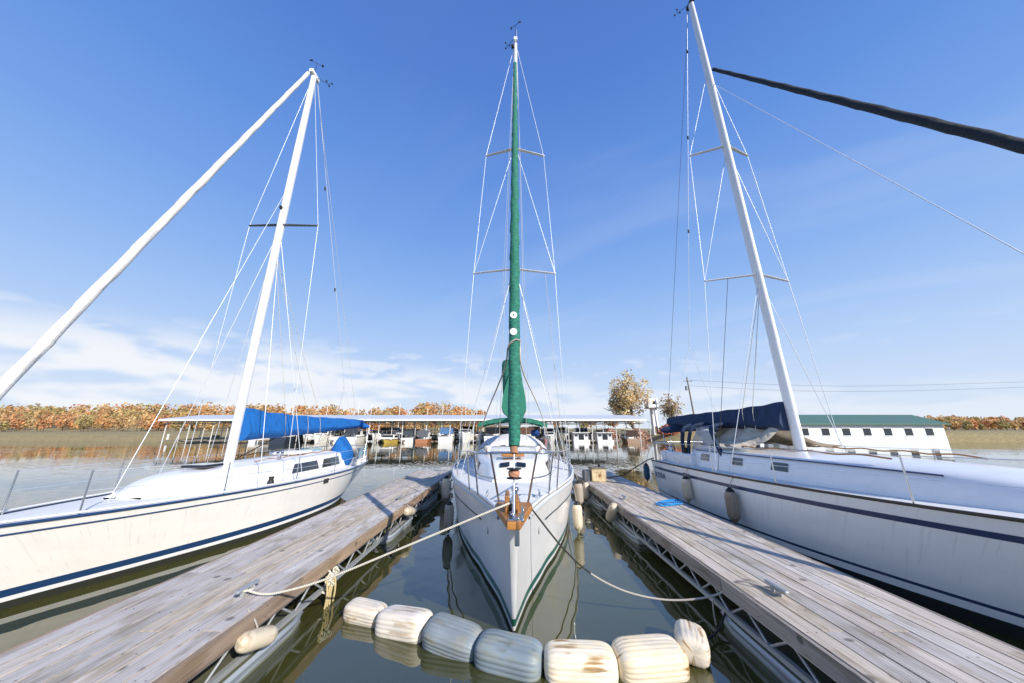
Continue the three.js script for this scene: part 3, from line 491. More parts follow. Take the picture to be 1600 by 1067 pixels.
// ---- the boat on the left
const LB = thing('sailboat', 'white sailboat with bright blue boom cover beyond the left dock', 'sailboat', [-6.8, 0, -3.5], 'sailboats in the slips');
{
  const g = LB, lh = hullShape({ L: 10.5, ov: 1.1, tr: 1.7, sheer: (s) => 1.14 - 0.40 * s + 0.27 * s * s, rows: [[0, 0.04, 0.012], [0.08, 0.34, 0.24], [0.2, 0.82, 0.62], [0.35, 1.22, 1.05], [0.5, 1.42, 1.33], [0.7, 1.45, 1.42], [0.85, 1.25, 1.22], [1, 0.86, 0.72]] });
  const navy = phys('#1c3d66', { roughness: 0.35, clearcoat: 0.4 }), rp = (x, y, a) => new THREE.Vector3(x, y, -a);
  const hull = part('hull', [lh.band(() => 0.26, (s) => lh.sheer(s), 12), lh.transom(0.26)], gelcoatWarm, g);
  part('boot_stripe', [lh.band(() => 0.16, () => 0.26, 2, 0.001)], navy, hull);
  part('boot_top', [lh.band(() => 0.10, () => 0.16, 2, 0.001)], gelcoat, hull);
  part('bottom_paint', [lh.band(() => -0.45, () => 0.10, 4, 0.001), lh.transom(-0.45)], std('#25281f', { roughness: 0.85 }), hull);
  for (const q of lh.rail(-0.13, 0.012, 0.02, 1, 0.004)) part('sheer_stripe', q, navy, hull);
  for (const q of lh.rail(-0.01, 0.020, 0.02, 1, 0.004)) part('rub_rail', q, navy, hull);
  part('deck', lh.deck(-0.01, 0.03), deckMat, g);
  for (const q of lh.rail(0.035, 0.016, 0.02, 1, -0.03)) part('toe_rail', q, gelcoat, g);
  const deckY = (a) => lh.sheer(lh.sAt(a)) + 0.03;
  part('hull_vent', rbox(0.03, 0.12, 0.24, 0.01, lh.at(lh.sAt(6.4), 0.80, 1).x + 0.008, lh.sheer(lh.sAt(6.4)) - 0.15, -6.4), std('#3a3633', { roughness: 0.7 }), hull);
  const cb = cabinShape(lh, [[2.6, 0.35, 0.06], [3.2, 0.58, 0.26], [4.4, 0.90, 0.36], [5.8, 1.02, 0.42], [7.4, 1.02, 0.46], [8.3, 0.96, 0.48]], (a) => deckY(a));
  const cab = part('cabin', cb.geo, gelcoat, g);
  for (const s of [-1, 1]) { part('cabin_window', cb.window(5.55, 6.75, 0.28, 0.80, s, 0.5), glassDark, cab); part('cabin_window', cb.window(6.92, 8.05, 0.28, 0.80, s, 0.5), glassDark, cab); part('handrail', tube(Array.from({ length: 9 }, (_, i) => { const a = 4.6 + i * 0.4; return new THREE.Vector3(s * (cb.w(a) - 0.26), cb.roof(a) + (i % 2 ? 0.075 : 0.045), -a); }), 0.012, 40, 6), teak, g); }
  for (const s of [-1, 1]) part('winch', (() => { const c = lathe([[0.07, 0], [0.06, 0.05], [0.045, 0.1], [0.06, 0.15], [0.001, 0.15]], 12); c.translate(s * 1.14, deckY(4.6) , -4.6); return c; })(), black, g);
  part('deck_hatch', rbox(0.5, 0.06, 0.5, 0.02, 0, cb.roof(4.0) + 0.05, -4.0), glassDark, g);
  part('sea_hood', rbox(0.75, 0.08, 0.9, 0.03, 0, cb.roof(6.9) + 0.06, -6.9), gelcoat, g);
  part('deck_vent', (() => { const c = lathe([[0.05, 0], [0.05, 0.1], [0.09, 0.13], [0.09, 0.18], [0.001, 0.19]], 12); c.translate(0.55, cb.roof(5.6), -5.6); return c; })(), steel, g);
  for (const s of [-1, 1]) part('coaming', rbox(0.18, 0.26, 1.9, 0.05, s * 0.86, deckY(9.2) + 0.1, -9.2, 3), gelcoat, g);
  part('cockpit_cover', loft([[0, 0.62, 0.9], [0.22, 0.95, 1.0], [0.36, 1.0, 1.0], [0.6, 0.72, 0.95], [0.85, 0.34, 0.8], [1, 0.10, 0.55]].map(([t, kx, kz]) => Array.from({ length: 24 }, (_, i) => { const th = i / 24 * 2 * Math.PI, q = Math.pow(Math.pow(Math.abs(Math.cos(th)), 3) + Math.pow(Math.abs(Math.sin(th)), 3), -1 / 3), f = 1 + 0.04 * Math.sin(th * 5 + t * 7); return rp(0.74 - 0.10 * t + Math.cos(th) * q * 0.36 * kx * f, lerp(deckY(8.6) + 0.12, 2.02, t) - 0.10 * Math.cos(th) * (1 - t), 8.62 + Math.sin(th) * q * 0.36 * kz * f); })), true, 2, 1), blueCanvas, g, 'peaked blue canvas cover in the cockpit');
  stanchions(g, lh, [1.6, 3.4, 5.2, 6.9, 8.5, 9.6], 0.6);
  // stern rail with pale blue weather cloths, folded bimini
  part('stern_rail', [tube([rp(-1.05, 1.58, 9.0), rp(-0.9, 1.60, 10.2), rp(-0.55, 1.62, 10.5), rp(0.55, 1.62, 10.5), rp(0.9, 1.60, 10.2), rp(1.05, 1.58, 9.0)], 0.014, 50, 7), tube([rp(-1.08, 1.28, 9.0), rp(-0.9, 1.30, 10.2), rp(-0.55, 1.31, 10.48), rp(0.55, 1.31, 10.48), rp(0.9, 1.30, 10.2), rp(1.08, 1.28, 9.0)], 0.011, 50, 7)], steel, g);
  for (const [x, a] of [[0.8, 10.2], [-0.8, 10.2], [1.03, 9.1], [-1.03, 9.1]]) part('stern_rail_post', rod(rp(x, deckY(a) - 0.03, a), rp(x * 1.05, 1.6, a), 0.012), steel, g);
  for (const s of [-1, 1]) part('weather_cloth', grid(12, 4, (u, v) => rp(s * (lerp(1.06, 0.91, u) + 0.01), lerp(1.31, 1.58, v) - 0.02 * Math.sin(u * 9), lerp(9.05, 10.15, u)), 2, 1), canvasMat('#a9cbd6'), g);
  part('folded_bimini', (() => { const rings = []; for (let j = 0; j <= 20; j++) { const t = j / 20, x = lerp(-0.9, 0.98, t), k = 0.11 * Math.pow(Math.max(0.02, 1 - Math.pow(Math.abs(t * 2 - 1), 6)), 0.4), R = []; for (let i = 0; i < 14; i++) { const th = i / 14 * 2 * Math.PI; R.push(rp(x, 2.47 - 0.10 * Math.pow(t * 2 - 1, 2) + Math.sin(th) * k * (1 + 0.1 * Math.sin(t * 30)), 10.0 + Math.cos(th) * k * 1.3)); } rings.push(R); } return loft(rings, true, 1, 3); })(), blueCanvas, g);
  for (const s of [-1, 1]) part('bimini_pole', tube([rp(s * 0.85, 2.40, 10.0), rp(s * 0.95, 1.9, 9.95), rp(s * 1.0, deckY(9.6), 9.7)], 0.012, 16, 6), steel, g);
  // rig
  const mB = rp(0.0, cb.roof(4.6), 4.66), mT = rp(0, 13.95, 4.70), onM = (y) => mB.clone().lerp(mT, (y - mB.y) / (mT.y - mB.y));
  part('mast', mastSection(mB, mT, 0.085, 0.125, 0.8), mastWhite, g); mastheadGear(g, mT, 1);
  part('masthead', rbox(0.14, 0.14, 0.40, 0.02, mT.x, mT.y + 0.03, mT.z), mastWhite, g);
  part('steaming_light', rbox(0.07, 0.1, 0.08, 0.02, 0.0, 8.55, onM(8.55).z + 0.14), black, g);
  const tip = [-1, 1].map((s) => { const r = onM(8.05), t = rp(r.x + s * 1.02, 8.1, -r.z + 0.1); r.x += s * 0.07; spreader(g, r, t, std('#7d828a', { metalness: 0.3, roughness: 0.5 })); return t; });
  const ch = [-1, 1].map((s) => lh.at(lh.sAt(4.9), deckY(4.9), s, -0.12));
  [0, 1].forEach((i) => {
    const s = i ? 1 : -1; part('cap_shroud', [rod(onM(13.7).add(rp(s * 0.06, 0, 0)), tip[i], W, W, 5), rod(tip[i], ch[i], W, W, 5)], wire, g);
    part('lower_shroud', rod(onM(7.9), lh.at(lh.sAt(4.2), deckY(4.2), s, -0.12), W, W, 5), wire, g); part('aft_lower_shroud', rod(onM(7.9), lh.at(lh.sAt(5.5), deckY(5.5), s, -0.12), W, W, 5), wire, g);
    part('backstay_leg', rod(rp(0.05, 4.0, 9.35), rp(s * 0.62, deckY(10.2), 10.25), W, W, 5), wire, g);
  });
  part('backstay', rod(onM(13.95).add(rp(0, 0, 0.2)), rp(0.05, 4.0, 9.35), W * 1.1, W * 1.1, 5), wire, g);
  for (const t of [0.33, 0.66]) { const q = onM(13.95).lerp(rp(0.05, 4.0, 9.35), t), c = new THREE.CylinderGeometry(0.028, 0.028, 0.12, 8); c.translate(q.x, q.y, q.z); part('stay_insulator', c, black, g); }
  part('topping_lift', rod(onM(13.9).add(rp(0, 0, 0.15)), rp(0.45, 2.7, 9.9), 0.005, 0.005, 5), ropeWhite, g);
  const f0 = rp(0, deckY(0.3) + 0.1, 0.25), f1 = mT.clone().add(rp(0, -0.05, -0.2));
  part('forestay', rod(f0, f1, 0.008, 0.008, 5), wire, g); part('furled_headsail', furled(f0.clone().lerp(f1, 0.05), f0.clone().lerp(f1, 0.985), (t) => 0.075 - 0.02 * t, 9, 120), whiteCanvas, g, 'white headsail rolled on its stay');
  part('babystay', rod(onM(9.5), rp(0, deckY(2.3), 2.4), W, W, 5), wire, g);
  const p0 = rp(0.05, 2.20, 4.75), p1 = rp(0.62, 2.46, 10.2);
  part('boom', mastSection(p0, p1, 0.055, 0.055, 1), mastWhite, g);
  part('sail_cover', boomCover(p0, p1, denseSecs([[0, 0.24, 0.60, 0.20], [0.2, 0.24, 0.46, 0.20], [0.5, 0.21, 0.34, 0.17], [0.8, 0.18, 0.26, 0.13], [0.96, 0.13, 0.20, 0.10], [1, 0.05, 0.18, 0.02]]), 26), blueCanvas, g, 'bright blue canvas cover along the boom');
  for (const t of [0.2, 0.36, 0.46]) { const q = p0.clone().lerp(p1, t); part('lazy_jack', tube([q.clone().add(rp(0.27, -0.16, 0)), q.clone().add(rp(0.21, 0.32, 0)), onM(7.2)], 0.006, 20, 5, 0.05), ropeWhite, g); }
  part('boom_vang', rod(p0.clone().lerp(p1, 0.3), rp(0.03, cb.roof(4.8) + 0.1, 4.85), 0.014), black, g);
  part('mainsheet', [rod(p0.clone().lerp(p1, 0.72), rp(0.1, cb.roof(7.6) + 0.05, 7.5), 0.012), rod(p0.clone().lerp(p1, 0.74), rp(0.2, cb.roof(7.6) + 0.05, 7.5), 0.012)], ropeGrey, g);
}

// ---- the boat on the right
const RB = thing('sailboat', 'white sailboat with navy boom cover and tan awning beyond the right dock', 'sailboat', [6.55, 0, -0.6], 'sailboats in the slips');
{
  const g = RB, rh = hullShape({ L: 11.3, ov: 1.0, tr: -0.25, sheer: (s) => 1.42 - 0.34 * s + 0.16 * s * s, rows: [[0, 0.04, 0.012], [0.08, 0.36, 0.25], [0.2, 0.88, 0.66], [0.35, 1.34, 1.15], [0.5, 1.62, 1.48], [0.7, 1.74, 1.62], [0.88, 1.72, 1.55], [1, 1.66, 1.36]] });
  const navy = phys('#2a3a5e', { roughness: 0.35, clearcoat: 0.4 }), rp = (x, y, a) => new THREE.Vector3(x, y, -a);
  const hull = part('hull', [rh.band(() => 0.30, (s) => rh.sheer(s), 12), rh.transom(0.22)], gelcoat, g);
  part('boot_stripe', rh.band(() => 0.26, () => 0.30, 1, 0.002), navy, hull);
  part('boot_top', rh.band(() => 0.16, () => 0.26, 2, 0.001), gelcoat, hull);
  part('bottom_paint', [rh.band(() => -0.45, () => 0.16, 4, 0.001)], std('#1b2220', { roughness: 0.85 }), hull);
  for (const s of [-1, 1]) part('sheer_stripe', grid(60, 1, (u, v) => { const q = lerp(0.02, 0.985, u); return rh.at(q, rh.sheer(q) - 0.25 + 0.075 * v, s, 0.004); }, 1, 1, s < 0), navy, hull);
  for (const q of rh.rail(0.0, 0.022, 0.02, 1, 0.004)) part('toe_rail', q, std('#4a4034', { roughness: 0.6 }), hull);
  part('deck', rh.deck(-0.01, 0.03), deckMat, g);
  const deckY = (a) => rh.sheer(rh.sAt(a)) + 0.03;
  { const a = 8.9, p = rh.at(rh.sAt(a), 1.0, -1); part('hull_vent', rbox(0.03, 0.12, 0.34, 0.012, p.x - 0.006, rh.sheer(rh.sAt(a)) - 0.21, -a), std('#6a6b70', { metalness: 0.4, roughness: 0.5 }), hull); }
  { // name on the quarter
    const font = await new FontLoader().loadAsync('fonts/droid/droid_serif_bold.typeface.json');
    const t = new TextGeometry('ROSA', { font, size: 0.17, depth: 0.004, curveSegments: 4 }); t.computeBoundingBox(); t.translate(-t.boundingBox.max.x / 2, 0, 0);
    t.applyMatrix4(new THREE.Matrix4().set(1, 0.25, 0, 0, 0, 1, 0, 0, 0, 0, 1, 0, 0, 0, 0, 1));
    const a = 10.72, s = rh.sAt(a, 0.83), p = rh.at(s, 0.83, -1), q = rh.at(s - 0.04, 0.83, -1), m = part('name_lettering', t, navy, hull);
    m.rotation.y = -Math.PI / 2 + Math.atan2(p.x - q.x, q.z - p.z); m.position.set(p.x - 0.035, 0.74, p.z); m.rotation.order = 'YXZ'; m.rotation.x = 0.12;
  }
  const cb = cabinShape(rh, [[2.6, 0.4, 0.08], [3.4, 0.72, 0.30], [5.0, 1.08, 0.40], [7.0, 1.24, 0.44], [8.6, 1.26, 0.46], [9.5, 1.24, 0.46]], (a) => deckY(a));
  const cab = part('cabin', cb.geo, gelcoat, g);
  for (const s of [-1, 1]) { for (const [b0, b1] of [[6.1, 6.5], [7.3, 7.7], [8.6, 9.0]]) part('cabin_window', cb.window(b0, b1, 0.36, 0.72, s, 0.1), glassDark, cab); part('cabin_stripe', tube(Array.from({ length: 12 }, (_, i) => cb.side(lerp(4.0, 9.3, i / 11), 0.90, s, 0.006)), 0.013, 40, 5), navy, cab); part('handrail', tube(Array.from({ length: 11 }, (_, i) => { const a = 4.6 + i * 0.4; return rp(s * (cb.w(a) - 0.28), cb.roof(a) + (i % 2 ? 0.08 : 0.05), a); }), 0.013, 40, 6), teak, g); part('coaming', rbox(0.24, 0.34, 1.9, 0.06, s * 1.25, deckY(10.2) + 0.13, -10.2, 3), gelcoat, g); }
  for (const [x, a] of [[-0.9, 9.2], [-1.25, 9.7], [-1.25, 10.6]]) part('winch', (() => { const c = lathe([[0.085, 0], [0.07, 0.06], [0.05, 0.12], [0.07, 0.18], [0.001, 0.18]], 14); c.translate(x, a < 9.5 ? cb.roof(a) : deckY(a) + 0.28, -a); return c; })(), a > 10 ? steel : black, g);
  stanchions(g, rh, [2.0, 4.0, 5.9, 7.7, 9.4, 10.6], 0.62);
  part('stern_rail', [tube([rp(-1.66, 1.83, 9.6), rp(-1.60, 1.84, 10.9), rp(-1.3, 1.85, 11.2), rp(1.3, 1.85, 11.2), rp(1.60, 1.84, 10.9), rp(1.66, 1.83, 9.6)], 0.014, 50, 7)], steel, g);
  for (const [x, a] of [[-1.55, 10.95], [1.55, 10.95], [-0.6, 11.15], [0.6, 11.15]]) part('stern_rail_post', rod(rp(x, deckY(a) - 0.03, a), rp(x, 1.84, a + 0.03), 0.012), steel, g);
  // spray hood: navy bows with clear panes between, folded bimini over the stern
  const bow = (a0, a1, h, w, r, nm) => part(nm, tube([rp(-w, deckY(9.4) + 0.3, a0), rp(-w * 0.98, lerp(deckY(9.4) + 0.3, h, 0.55), lerp(a0, a1, 0.55)), rp(-w * 0.82, h - 0.06, a1), rp(0, h, a1), rp(w * 0.82, h - 0.06, a1), rp(w * 0.98, lerp(deckY(9.4) + 0.3, h, 0.55), lerp(a0, a1, 0.55)), rp(w, deckY(9.4) + 0.3, a0)], r, 50, 8), navyCanvas, g);
  bow(8.1, 8.65, 2.42, 1.12, 0.055, 'hood_frame'); bow(9.65, 9.45, 2.45, 1.18, 0.05, 'hood_frame'); bow(9.95, 9.95, 2.42, 1.18, 0.06, 'hood_frame');
  part('hood_roof', grid(14, 8, (u, v) => rp(lerp(-0.98, 0.98, u), 2.43 - 0.10 * Math.pow(Math.abs(u * 2 - 1), 3), lerp(8.6, 10.0, v)), 2, 2), navyCanvas, g);
  for (const s of [-1, 1]) part('hood_pane', grid(6, 6, (u, v) => rp(s * lerp(1.13, 0.96, v), lerp(deckY(9.4) + 0.32, 2.33, v), lerp(lerp(8.15, 9.6, u), lerp(8.65, 9.42, u), v)), 1, 1), phys('#c9ccd2', { roughness: 0.25, transmission: 0.55, thickness: 0 }), g);
  const fb = []; for (let j = 0; j <= 22; j++) { const t = j / 22, x = lerp(-1.30, 1.3, t), k = 0.13 * Math.pow(Math.max(0.02, 1 - Math.pow(Math.abs(t * 2 - 1), 6)), 0.4), R = []; for (let i = 0; i < 14; i++) { const th = i / 14 * 2 * Math.PI; R.push(rp(x, 2.34 - 0.12 * Math.pow(t * 2 - 1, 2) + Math.sin(th) * k, 11.1 + Math.cos(th) * k * 2.6 * (1 + 0.1 * Math.sin(t * 25)))); } fb.push(R); }
  part('folded_bimini', loft(fb, true, 1, 3), navyCanvas, g); for (const s of [-1, 1]) part('bimini_pole', tube([rp(s * 1.22, 2.25, 11.1), rp(s * 1.3, 1.8, 10.9), rp(s * 1.35, deckY(10.4) + 0.2, 10.4)], 0.013, 16, 6), steel, g);
  part('wheel', (() => { const t = new THREE.TorusGeometry(0.5, 0.015, 8, 40); t.translate(0, 1.75, -10.6); return t; })(), steel, g);
  part('white_bucket', (() => { const c = lathe([[0.001, 0], [0.12, 0], [0.15, 0.26], [0.13, 0.26], [0.11, 0.02], [0.001, 0.02]], 16); c.translate(-1.35, deckY(10.7) + 0.02, -10.85); return c; })(), gelcoat, g);
  // rig
  const mB = rp(0.05, cb.roof(7.0), 7.1), mT = rp(0.05, 17.4, 7.5), onM = (y) => mB.clone().lerp(mT, (y - mB.y) / (mT.y - mB.y));
  part('mast', mastSection(mB, mT, 0.085, 0.135, 0.85), mastWhite, g); mastheadGear(g, mT.clone().add(rp(0, 0.02, 0)), -1);
  part('masthead', rbox(0.14, 0.14, 0.4, 0.02, mT.x, mT.y + 0.02, mT.z), black, g);
  const tips = [[6.25, 1.18, 0.42], [10.65, 0.92, 0.36]].map(([y, w, sw]) => [-1, 1].map((s) => { const r = onM(y), t = rp(r.x + s * w, y + 0.02, -r.z + sw); r.x += s * 0.08; spreader(g, r, t); return t; }));
  const ch = [-1, 1].map((s) => rh.at(rh.sAt(7.7), deckY(7.7), s, -0.12));
  [0, 1].forEach((i) => {
    const s = i ? 1 : -1; part('cap_shroud', [rod(onM(13.7).add(rp(s * 0.07, 0, 0)), tips[1][i], W, W, 5), rod(tips[1][i], tips[0][i], W, W, 5), rod(tips[0][i], ch[i], W, W, 5)], wire, g);
    part('intermediate_shroud', rod(onM(10.55), tips[0][i], W, W, 5), wire, g); part('lower_shroud', rod(onM(6.15), rh.at(rh.sAt(7.4), deckY(7.4), s, -0.25), W, W, 5), wire, g);
    part('backstay_leg', rod(rp(0, 5.2, 10.85), rp(s * 1.2, deckY(11), 11.15), W, W, 5), wire, g);
  });
  part('backstay', rod(mT.clone().add(rp(0, 0, 0.25)), rp(0, 5.2, 10.85), W * 1.1, W * 1.1, 5), wire, g);
  for (const t of [0.12, 0.38, 0.66]) { const q = mT.clone().add(rp(0, 0, 0.25)).lerp(rp(0, 5.2, 10.85), t), c = new THREE.CylinderGeometry(0.03, 0.03, 0.12, 8); c.translate(q.x, q.y, q.z); part('stay_insulator', c, black, g); }
  part('topping_lift', rod(mT.clone().add(rp(0, 0, 0.18)), rp(-0.8, 2.75, 11.5), 0.006, 0.006, 5), ropeDark, g);
  part('flag_halyard', rod(tips[0][0].clone().lerp(onM(6.25), 0.45), rh.at(rh.sAt(7.9), deckY(7.9), -1, -0.3), 0.006, 0.006, 5), ropeDark, g);
  const f0 = rp(0, deckY(0.3) + 0.1, 0.3), f1 = onM(13.75).add(rp(0, 0, -0.18));
  part('forestay', rod(f0, f1, 0.008, 0.008, 5), wire, g); part('furled_headsail', furled(f0.clone().lerp(f1, 0.05), f0.clone().lerp(f1, 0.99), (t) => 0.085 - 0.035 * t, 14, 80), darkSail, g, 'dark headsail rolled on its stay');
  part('babystay', rod(onM(13.4), rp(0, deckY(1.2), 1.6), W, W, 5), wire, g);
  const p0 = rp(0.0, 2.42, 7.2), p1 = rp(-0.82, 2.50, 11.55);
  part('boom', mastSection(p0, p1, 0.06, 0.06, 1), mastWhite, g);
  part('sail_cover', boomCover(p0, p1, denseSecs([[0, 0.22, 0.50, 0.18], [0.25, 0.22, 0.40, 0.17], [0.5, 0.20, 0.33, 0.15], [0.8, 0.17, 0.26, 0.12], [0.96, 0.13, 0.20, 0.09], [1, 0.04, 0.16, 0.0]]), 26), navyCanvas, g, 'navy canvas cover along the boom');
  for (const s of [-1, 1]) part('awning', grid(26, 10, (u, v) => { const a = lerp(7.35, 9.15, u), top = p0.clone().lerp(p1, (a - 7.2) / 4.35); return rp(lerp(top.x + s * 0.05, s * 1.12, v) + s * 0.05 * Math.sin(u * 17 + v * 3), lerp(2.34, cb.roof(8) + 0.06, v) - 0.10 * Math.sin(Math.PI * v) + 0.035 * Math.sin(u * 21 - v * 5), a - 0.25 * v * (1 - u)); }, 3, 1, s > 0), tanCanvas, g, 'tan canvas awning hung from the boom');
  part('lazy_jack', [tube([p0.clone().lerp(p1, 0.15).add(rp(-0.2, -0.2, 0)), p0.clone().lerp(p1, 0.15).add(rp(-0.2, 0.3, 0)), onM(6.0)], 0.008, 16, 5, 0.05), tube([p0.clone().lerp(p1, 0.22).add(rp(-0.2, -0.2, 0)), p0.clone().lerp(p1, 0.22).add(rp(-0.2, 0.3, 0)), onM(6.0)], 0.008, 16, 5, 0.05)], ropeWhite, g);
  const wp = (s, a, h) => { const p = rh.at(rh.sAt(a), h, s); return [p.x + 6.55, a + 0.6]; };
  const F = (a, y, label, mat, sc) => { const [x, d] = wp(-1, a, 0.7); const t = rh.at(rh.sAt(a), deckY(a), -1, -0.06); fender(label, x - 0.15 * sc, y, d, mat, V(t.x + 6.55, t.y + 0.02, d), 'fenders on the right hand boat', sc); };
  F(8.75, 0.38, 'clean cream fender on the right hand hull below the small vent', fenderCream, 0.98); F(6.95, 0.33, 'stained grey brown fender on the right hand hull nearest the camera', std('#a3968c', { map: vinylMap, roughness: 0.7 }), 1.05);
  fender('dark teal fender hanging off the stern of the right hand boat', 4.70, 0.55, 11.95, fenderTeal, V(4.95, 1.84, 11.75), 'fenders on the right hand boat', 0.85);
}

// ---- fenders of the middle boat
fender('grimy fender on the sunny side of the middle boat nearest the camera', 1.50, 0.02, 8.1, fenderCream, V(1.33, 1.24, 8.1), 'fenders on the middle boat', 0.95);
fender('grey fender on the sunny side of the middle boat farther from the camera', 2.02, 0.02, 10.5, fenderGrey, V(1.80, 1.2, 10.5), 'fenders on the middle boat', 1.1);
fender('shaded fender on the left side of the middle boat nearest the camera', -1.44, 0.02, 8.1, fenderGrey, V(-1.29, 1.24, 8.1), 'fenders on the middle boat', 0.95);
fender('large cream fender between the middle boat and the left dock end', -2.10, 0.08, 11.0, fenderCream, V(-1.78, 1.2, 11.0), 'fenders on the middle boat', 1.12);

// ---------------------------------------------------------------- finger docks
const plankGeo = [0, 0.17, 0.41, 0.58, 0.73, 0.89].map((o) => { const g = new THREE.BoxGeometry(0.176, 0.036, 3.6), u = g.attributes.uv; for (let i = 0; i < u.count; i++) u.setXY(i, u.getX(i) * 0.9 + o * 3.7, u.getY(i) + o); return g; });
function fingerDock(sgn, x0, x1, label, fasc) {
  const xc = (x0 + x1) / 2, g = thing('finger_dock', label, 'dock', [sgn * xc, 0, -8], 'finger docks'), w = x1 - x0, D0 = 1.0, D1 = 14.9, Z = (d) => 8 - d;
  const n = Math.round(w / 0.187), pitch = w / n;
  for (let i = 0; i < n; i++) {
    let d = D0 + [0, -1.2, -2.4][i % 3];
    for (let k = 0; d < D1 - 0.05; k++) {
      const a = Math.max(d, D0), b = Math.min(d + 3.6, D1); d += 3.6; if (b - a < 0.2) continue;
      const m = part('plank', plankGeo[Math.floor(rnd() * 6)], plankMats[(i * 7 + k * 5 + (sgn > 0 ? 2 : 0) + Math.floor(rnd() * 2)) % 6], g); m.scale.set((pitch - 0.016) / 0.176 * rr(0.97, 1), 1, (b - a - 0.006) / 3.6 * (rnd() < 0.5 ? 1 : 1)); m.rotation.y = rnd() < 0.5 ? Math.PI : 0;
      m.position.set(-w / 2 + (i + 0.5) * pitch, 0.532 + rr(-0.003, 0.004), Z((a + b) / 2)); m.rotation.z = rr(-0.012, 0.012);
    }
  }
  const inner = -sgn;
  for (const e of [-1, 1]) for (let k = 0; k < 4; k++) { const a = D0 + k * 3.475, m = part('fascia_board', plankGeo[0], fasc[(k + (e > 0 ? 1 : 0)) % 3], g); m.rotation.z = Math.PI / 2; m.scale.set(0.15 / 0.176, 1, 3.465 / 3.6); m.position.set(e * (w / 2 + 0.022), 0.47, Z(a + 1.7375)); }
  part('end_board', box(w, 0.15, 0.04, 0, 0.47, Z(D1) - 0.022), fasc[0], g);
  for (const e of [-1, 1]) {
    const x = e * (w / 2 - 0.03);
    part('top_chord', box(0.05, 0.05, D1 - D0, x, 0.375, Z((D0 + D1) / 2)), galv, g); part('bottom_chord', box(0.05, 0.05, D1 - D0, x, 0.17, Z((D0 + D1) / 2)), galv, g);
    for (let d = D0 + 0.2, k = 0; d < D1 - 0.3; d += 0.30, k++) part('truss_web', rod(new THREE.Vector3(x, k % 2 ? 0.18 : 0.365, Z(d)), new THREE.Vector3(x, k % 2 ? 0.365 : 0.18, Z(d + 0.28)), 0.013, 0.013, 6), galv, g);
  }
  for (const d of [4.05, 8.9, 13.6]) part('cleat', [rbox(0.05, 0.03, 0.30, 0.012, -sgn * (w / 2 - 0.32), 0.625, Z(d)), rbox(0.04, 0.07, 0.05, 0.01, -sgn * (w / 2 - 0.32), 0.585, Z(d - 0.05)), rbox(0.04, 0.07, 0.05, 0.01, -sgn * (w / 2 - 0.32), 0.585, Z(d + 0.05))], galv, g);
  for (let d = D0 + 0.4; d < D1; d += 1.2) part('cross_beam', box(w - 0.12, 0.09, 0.06, 0, 0.465, Z(d)), galv, g);
  for (const [a, b] of [[2.2, 4.7], [7.35, 9.2], [10.2, 12.0], [13.1, 14.6]]) for (const e of [-1, 1]) {
    const rings = [], L = b - a; for (let j = 0; j <= 12; j++) { const t = j / 12, y = lerp(-0.30, 0.138, t), k = lerp(0.97, 1, t) * (t === 0 || t === 1 ? 0.97 : 1), rib = 0.012 * Math.sin(t * 22), R = []; for (let i = 0; i < 28; i++) { const th = i / 28 * 2 * Math.PI, cx = Math.cos(th), cz = Math.sin(th), q = Math.pow(Math.pow(Math.abs(cx), 8) + Math.pow(Math.abs(cz), 8), -1 / 8); R.push(new THREE.Vector3(e * (w / 2 - 0.265) + cx * q * (0.30 * k + rib), y, Z((a + b) / 2) + cz * q * (L / 2 * k + rib))); } rings.push(R.reverse()); }
    part('float_tub', toCreasedNormals(loft(rings, true, 1, 1), 0.8), tubMat, g);
  }
  return g;
}
const tubMat = std('#a4aeb8', { roughness: 0.6, map: tex(256, 256, (u, v) => { const g = sstep(0.45, 0.75, fbm(u * 8, v * 8, 121, 5, 8, 8)), scum = sstep(0.80, 0.70, v + 0.06 * fbm(u * 20, v * 5, 122, 4, 20, 5)); const k = 1 - 0.25 * g; return [(240 - 90 * scum) * k, (240 - 95 * scum) * k, (240 - 130 * scum) * k]; }) });
fingerDock(-1, 2.55, 4.05, 'weathered plank finger dock along the left side of the slip', fasciaMats);
fingerDock(1, 2.55, 4.10, 'weathered plank finger dock along the right side of the slip', fasciaGrey);
// dock bumpers fixed to the edges
const bumperGeo = lathe([[0.001, -0.25], [0.05, -0.25], [0.085, -0.21], [0.10, -0.14], [0.10, 0.14], [0.085, 0.21], [0.05, 0.25], [0.001, 0.25]], 18);
for (const [x, y, d, rx, rz, sc, label] of [
  [-2.43, 0.40, 8.35, 1.35, 0, 1.0, 'white bumper lying along the left dock edge above a float'],
  [-2.42, 0.34, 11.9, 0.5, 0, 0.95, 'white bumper hanging at the far part of the left dock'],
  [-2.45, 0.33, 3.72, 1.25, 0.1, 0.85, 'round white bumper on the left dock edge near the white rope'],
  [2.42, 0.33, 8.55, 0.75, -0.1, 1.15, 'white bumper slung aslant on the right dock edge above a float'],
  [2.43, 0.33, 11.35, 0.08, 0, 1.05, 'slim white bumper hanging upright on the right dock']]) {
  const g = thing('dock_bumper', label, 'bumper', [x, y, -d], 'white dock bumpers'), b = part('body', bumperGeo, fenderCream, g); b.rotation.set(rx, 0, rz); b.scale.set(sc, sc, sc);
  part('lashing', tube([new THREE.Vector3(0, 0.05, 0), new THREE.Vector3(x < 0 ? -0.05 : 0.05, 0.14, 0), new THREE.Vector3(x < 0 ? -0.14 : 0.14, 0.555 - y + 0.012, 0)], 0.009, 10, 5), ropeGrey, g);
}
